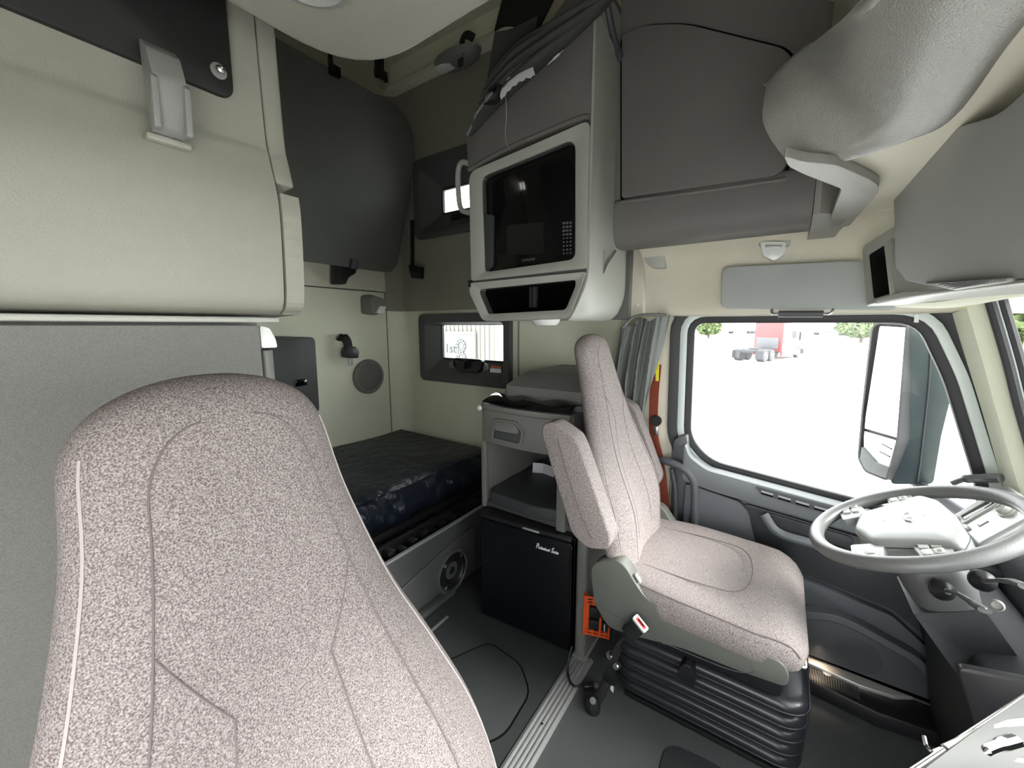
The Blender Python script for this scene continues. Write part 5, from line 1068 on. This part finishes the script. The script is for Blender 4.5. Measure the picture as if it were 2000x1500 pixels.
obj('divider', xf(prism([cbl(1735, 474), cbl(1746, 468), cbl(1760, 574), cbl(1748, 580)], 'z', -0.012, 0.08, 0.003, 2), MC), 'light_plastic', fcn)
gp = [xz(1822, 552, -0.25), xz(1945, 544, -0.25), xz(1905, 556, -0.25), xz(1850, 566, -0.25)]
grl = obj('speaker_vent', prism([xz(1800, 554, -0.228), xz(1965, 543, -0.228), xz(1965, 551, -0.228), xz(1862, 567, -0.228)], 'y', -0.40, -0.228, 0.002), 'light_plastic', fcn)
for k in range(5):
    obj('vent_slat', tube([at(1826+9*k, 553.5+2.6*k, 'y', -0.227), at(1948-6*k, 545.5+2.0*k, 'y', -0.227)], 0.0011, 6), 'dark_grey', grl)
obj('header_roll', tube(spline([at(1760, 592, 'y', -0.33), at(1850, 590, 'y', -0.34), at(1950, 572, 'y', -0.36), at(2060, 548, 'y', -0.38)], 6), 0.022, 12, flat=0.7), 'cream_wall', fcn)
# ------------------------------------------------------------------ sun visor, dome lamp, mirror edge strap
sv = thing('sun_visor', (2.0, 0.0, 1.5), 'flat grey sun visor above the driver window', 'sun visor')
vz = rpoly([yz(1411, 522, 1.945), yz(1700, 508, 1.945), yz(1758, 560, 1.945), yz(1758, 598, 1.945), yz(1740, 606, 1.945), yz(1408, 603, 1.945)], [0.03, 0.04, 0.04, 0.03, 0.03, 0.03], 5)
obj('visor_panel', prism(vz, 'x', 1.938, 1.960, 0.007, 3), 'visor_grey', sv)
obj('visor_rod', tube(spline([at(1508, 604, 'x', 1.935), at(1508, 611, 'x', 1.925), at(1518, 613, 'x', 1.92), at(1600, 613, 'x', 1.92), at(1620, 612, 'x', 1.925), at(1628, 604, 'x', 1.935)], 5), 0.005, 8), 'steel', sv)
obj('visor_grip', tube([at(1520, 613, 'x', 1.92), at(1608, 613, 'x', 1.92)], 0.013, 12), 'dark_grey', sv)
dm = thing('dome_lamp', (1.95, 0.06, 1.7), 'small clear dome lamp on the cream headliner above the sun visor', 'lamp')
D0 = at(1511, 470, 'x', 1.93); D1 = at(1511, 490, 'x', 1.93)
obj('base', prism(rpoly([yz(1478, 466, 1.91), yz(1490, 460, 1.91), yz(1532, 460, 1.91), yz(1545, 466, 1.91), yz(1542, 480, 1.91), yz(1482, 482, 1.91)], 0.01, 3), 'x', 1.91, 1.96, 0.006, 2), 'light_plastic', dm)
obj('lens', prism(rpoly([yz(1484, 472, 1.895), yz(1536, 472, 1.895), yz(1534, 495, 1.895), yz(1512, 510, 1.895), yz(1490, 500, 1.895)], 0.012, 3), 'x', 1.892, 1.94, 0.010, 3), 'lens', dm)
obj('lens_slot', prism([yz(1495, 478, 1.889), yz(1528, 478, 1.889), yz(1528, 484, 1.889), yz(1495, 484, 1.889)], 'x', 1.889, 1.894, 0.001), 'trim_silver', dm)
tag(obj('pull_tab', prism([yz(1786, 614, 2.03), yz(1795, 614, 2.03), yz(1794, 630, 2.03), yz(1785, 630, 2.03)], 'x', 2.028, 2.034), 'white_plastic'), 'small white tab hanging over the front upper corner of the driver window', 'tab')
# ------------------------------------------------------------------ mirror outside the driver window
mi = thing('wing_mirror', (2.5, -0.48, 0.7), 'tall wing mirror with blue-black housing outside the driver window', 'mirror')
MXm = 2.45
MMg, ml = plane_frame((2.43, -0.46, 1.1), (-0.6, 0.8, 0))
ho = rpoly([ml(1716, 628), ml(1775, 632), ml(1757, 858), ml(1735, 940), ml(1690, 922), ml(1676, 895), ml(1684, 800), ml(1702, 640)], 0.02, 3)
hin = inset(ho, 0.010)
hs_ = [yz(1772, 628, MXm), yz(1815, 636, MXm), yz(1845, 680, MXm), yz(1858, 770, MXm), yz(1838, 850, MXm), yz(1822, 945, MXm), yz(1738, 945, MXm), yz(1757, 858, MXm)]
obj('housing', prism(rpoly(hs_, 0.02, 3), 'x', MXm-0.01, MXm+0.16, 0.02, 3), 'mirror_shell', mi)
obj('frame', xf(ring(ho, hin, 'z', -0.05, 0.004), MMg), 'truck_dark', mi)
obj('backing', xf(prism(inset(ho, 0.004), 'z', -0.05, -0.018), MMg), 'truck_dark', mi)
gm1 = rpoly([ml(1717, 637), ml(1768, 640), ml(1752, 855), ml(1686, 836)], 0.008, 3)
gm2 = rpoly([ml(1686, 842), ml(1751, 861), ml(1742, 915), ml(1712, 905), ml(1686, 880)], 0.008, 3)
obj('main_glass', xf(prism(gm1, 'z', -0.02, -0.004), MMg), 'mirror_glass', mi)
obj('wide_glass', xf(prism(gm2, 'z', -0.02, -0.004), MMg), 'mirror_glass', mi)
obj('lower_shell', xf(prism(rpoly([ml(1684, 872), ml(1712, 903), ml(1742, 914), ml(1733, 938), ml(1692, 920), ml(1680, 900)], 0.006, 3), 'z', -0.03, 0.004, 0.003), MMg), 'truck_grey', mi)
for q_ in (0, 1):
    a1 = ml(1721-4*q_, 867+15*q_); a2 = ml(1740-4*q_, 877+15*q_)
    obj('vent_line', tube([MMg @ Vector((*a1, -0.003)), MMg @ Vector((*a2, -0.003))], 0.004, 6), 'truck_grey', mi)
obj('housing_seam', tube(spline([at(1818, 638, 'x', MXm-0.013), at(1815, 740, 'x', MXm-0.013), at(1800, 880, 'x', MXm-0.013), at(1792, 944, 'x', MXm-0.013)], 5), 0.003, 6), 'truck_dark', mi)
obj('arm', tube([Vector((MXm+0.06, -0.55, 0.74)), Vector((2.15, -0.68, 0.70))], 0.022, 10), 'truck_dark', mi)
# ------------------------------------------------------------------ outside
struct(obj('ground', box(-60, 260, -160, 160, -1.7, -1.6), 'concrete'), 'bright concrete yard outside the windows', 'ground')
# pale ribbed trailer with a sign beyond the lower sleeper window
tr = thing('trailer', (7.2, 6.0, -1.6), 'pale ribbed trailer wall with a numbered sign outside the lower sleeper window', 'trailer')
obj('wall', box(7.0, 7.3, 5.22, 12.0, -1.0, 3.2), 'trailer_white', tr)
for k in range(22):
    y = 5.25+k*0.13; obj('rib', box(6.975, 7.0, y, y+0.06, -1.0, 3.2, 0.008, 1), 'trailer_white', tr)
obj('landing_leg', box(7.05, 7.15, 9.0, 9.1, -1.6, -1.0), 'truck_grey', tr)
sg_ = obj('sign_board', box(6.93, 6.97, 5.80, 7.6, -0.3, 1.255, 0.006), 'sign_white', tr)
obj('sign_frame', ring([(5.74, 1.32), (5.74, -0.36), (7.66, -0.36), (7.66, 1.32)], [(5.80, 1.255), (5.80, -0.3), (7.6, -0.3), (7.6, 1.255)], 'x', 6.92, 6.97), 'trailer_white', tr)
MS = Matrix(((0, 0, -1, 0), (-1, 0, 0, 0), (0, 1, 0, 0), (0, 0, 0, 1)))
a = at(869, 688, 'x', 6.925); text('1st', 0.30, Matrix.Translation((6.925, a.y, a.z)) @ MS, 'sign_grey', 'sign_lettering', sg_, 0.004)
for (pxk, pyk) in ((900, 676), (901, 700)):
    c0 = at(pxk, pyk, 'x', 6.92)
    e8 = obj('sign_figure', ring([(c0.y+0.155*math.cos(2*PI*k/32), c0.z+0.16*math.sin(2*PI*k/32)) for k in range(32)], [(c0.y+0.070*math.cos(2*PI*k/32), c0.z+0.085*math.sin(2*PI*k/32)) for k in range(32)], 'x', 6.918, 6.926), 'sign_grey', tr)
    for k in range(10):
        an_ = 2*PI*k/10; obj('sign_dot', lathe([(0.030, 0), (0.030, 0.003), (0, 0.003)], (6.918, c0.y+0.112*math.cos(an_), c0.z+0.12*math.sin(an_)), (-1, 0, 0), 10, cap=False), 'sign_white', e8)
# machine wheel beyond the trailer end
mwh = thing('parked_machine', (8.5, 5.4, -1.6), 'grey machine with a round wheel beyond the pale trailer end', 'machine')
cw = at(979, 678, 'x', 8.5)
obj('wheel', lathe([(0.33, 0), (0.33, 0.1), (0.22, 0.12), (0.20, 0.06), (0.08, 0.06), (0.0, 0.08)], (8.5, cw.y, cw.z), (-1, 0, 0), 28, cap=False), 'sign_grey', mwh)
obj('body', box(8.52, 9.4, cw.y-1.2, cw.y+0.35, cw.z+0.5, cw.z+1.6, 0.05), 'sign_white', mwh)
obj('base', box(8.52, 9.4, cw.y-1.2, cw.y+0.5, -1.6, cw.z-0.3, 0.05), 'sign_white', mwh)
# red tractor unit
def tractor(cx, cy, rz, label, paint, sc=1.0):
    T = Matrix.Translation((cx, cy, -1.6)) @ Matrix.Rotation(rz, 4, 'Z') @ Matrix.Scale(sc, 4)
    t = thing('tractor_unit', (cx, cy, -1.6), label, 'truck')
    cab = rpoly([(0.4, 0.9), (3.4, 0.9), (3.5, 1.6), (5.4, 1.75), (5.5, 1.0), (5.6, 0.55), (0.4, 0.55)][::-1], 0.08, 2)
    obj('chassis', box(-3.6, 1.0, -0.45, 0.45, 0.75, 1.0, 0.03, M=T), 'truck_dark', t)
    obj('sleeper', box(0.3, 2.3, -1.2, 1.2, 0.75, 3.7, 0.15, 2, M=T), paint, t)
    cbn = obj('cabin', xf(prism([(2.3, 0.6), (4.0, 0.6), (4.0, 1.9), (3.5, 2.9), (2.3, 3.3)], 'y', -1.1, 1.1, 0.08), T), paint, t)
    obj('bonnet', xf(prism([(4.0, 0.6), (5.6, 0.6), (5.6, 1.5), (4.0, 1.95)], 'y', -1.0, 1.0, 0.1), T), paint, t)
    obj('bumper', box(5.5, 5.8, -1.2, 1.2, 0.35, 0.85, 0.05, M=T), 'truck_grey', t)
    for s_ in (-1, 1):
        obj('side_window', box(2.7, 3.5, s_*1.1-0.02, s_*1.1+0.02, 1.9, 2.6, M=T), 'truck_dark', cbn)
        obj('side_fairing', box(0.3, 4.0, s_*1.15-0.08, s_*1.15+0.08, 0.35, 0.95, 0.03, M=T), paint, t)
        obj('mudflap', box(-3.55, -3.5, s_*0.95-0.32, s_*0.95+0.32, 0.25, 0.95, M=T), 'truck_dark', t)
        obj('mirror_arm', box(3.7, 3.85, s_*1.35-0.08, s_*1.35+0.08, 1.7, 2.5, 0.03, M=T), 'truck_dark', t)
        for wx, hw_ in ((-2.9, 0.3), (-1.6, 0.3), (4.6, 0.16)):
            w_ = obj('wheel', xf(lathe([(0.30, -hw_), (0.5, -hw_), (0.52, -hw_+0.04), (0.52, hw_-0.04), (0.5, hw_), (0.30, hw_)], (wx, s_*0.92, 0.52), (0, s_, 0), 20), T), 'truck_dark', t)
            obj('hub', xf(lathe([(0.32, 0.0), (0.30, 0.02), (0.2, -0.08), (0.12, 0.05), (0, 0.06)], (wx, s_*(0.92+hw_), 0.52), (0, s_, 0), 18, cap=False), T), 'wheel_alloy', w_)
    obj('fifth_wheel', xf(lathe([(0.5, 0), (0.5, 0.08), (0.1, 0.1)], (-2.2, 0, 1.02), (0, 0, 1), 20), T), 'truck_dark', t)
    obj('headache_rack', box(0.15, 0.28, -0.9, 0.9, 1.0, 2.0, 0.02, M=T), 'truck_grey', t)
    return t
P1 = at(1452, 702, 'z', -1.6)
tractor(P1.x+1.2, P1.y-1.6, math.radians(-20), 'red tractor unit parked in the yard outside the driver window', 'red_paint', 1.0)
for (px_, py_, c_, rz_, lab) in ((1600, 655, 'trailer_white', -0.3, 'far grey flatbed truck right of the red tractor'), (1432, 652, 'trailer_white', 0.4, 'far pale truck left of the red tractor')):
    P2 = at(px_, py_, 'z', -1.6)
    t = thing('parked_truck', (P2.x, P2.y, -1.6), lab, 'truck'); T = Matrix.Translation((P2.x, P2.y, -1.6)) @ Matrix.Rotation(rz_, 4, 'Z')
    obj('cab', box(-1.2, 1.2, -1.6, 1.6, 0.8, 3.2, 0.2, M=T), c_, t); obj('bed', box(-1.2, 1.2, -8.0, -1.8, 0.9, 1.3, 0.05, M=T), 'truck_grey', t)
    for wy in (0.8, -5.5, -6.8):
        for s_ in (-1, 1): obj('wheel', xf(lathe([(0.3, -0.15), (0.5, -0.15), (0.5, 0.15), (0.3, 0.15)], (s_*1.1, wy, 0.5), (1, 0, 0), 16), T), 'truck_dark', t)
def tree(px_, depth, h, w, label):
    d = at(px_, 640, 'x', depth); t = thing('tree', (d.x, d.y, -1.6), label, 'tree', 'trees beyond the yard')
    obj('trunk', tube([Vector((d.x, d.y, -1.6)), Vector((d.x, d.y, -1.6+h*0.5))], 0.25, 8), 'bark', t)
    bm = new(); rnd = random.Random(int(px_))
    for k in range(900):
        a = rnd.uniform(0, 2*PI); b = rnd.uniform(-1, 1); rr = rnd.uniform(0.5, 1)**0.5
        p = Vector((d.x+w*rr*math.cos(a)*math.sqrt(1-b*b), d.y+w*rr*math.sin(a)*math.sqrt(1-b*b), -1.6+h*0.6+h*0.42*b*rr))
        s_ = rnd.uniform(0.25, 0.5); u = Vector((rnd.gauss(0, 1), rnd.gauss(0, 1), rnd.gauss(0, 1))).normalized(); v = u.orthogonal().normalized()*s_; w_ = u.cross(v)
        bm.faces.new([bm.verts.new(p+v), bm.verts.new(p+w_), bm.verts.new(p-v), bm.verts.new(p-w_)])
    obj('crown', bm, 'foliage', t, False)['kind'] = 'stuff'
tree(1685, 95, 5.0, 4.0, 'green tree beyond the yard left of the wing mirror')
tree(1965, 30, 4.6, 3.2, 'green tree seen through the windscreen edge')
tree(1385, 110, 4.5, 3.0, 'low green tree at the far left of the driver window')
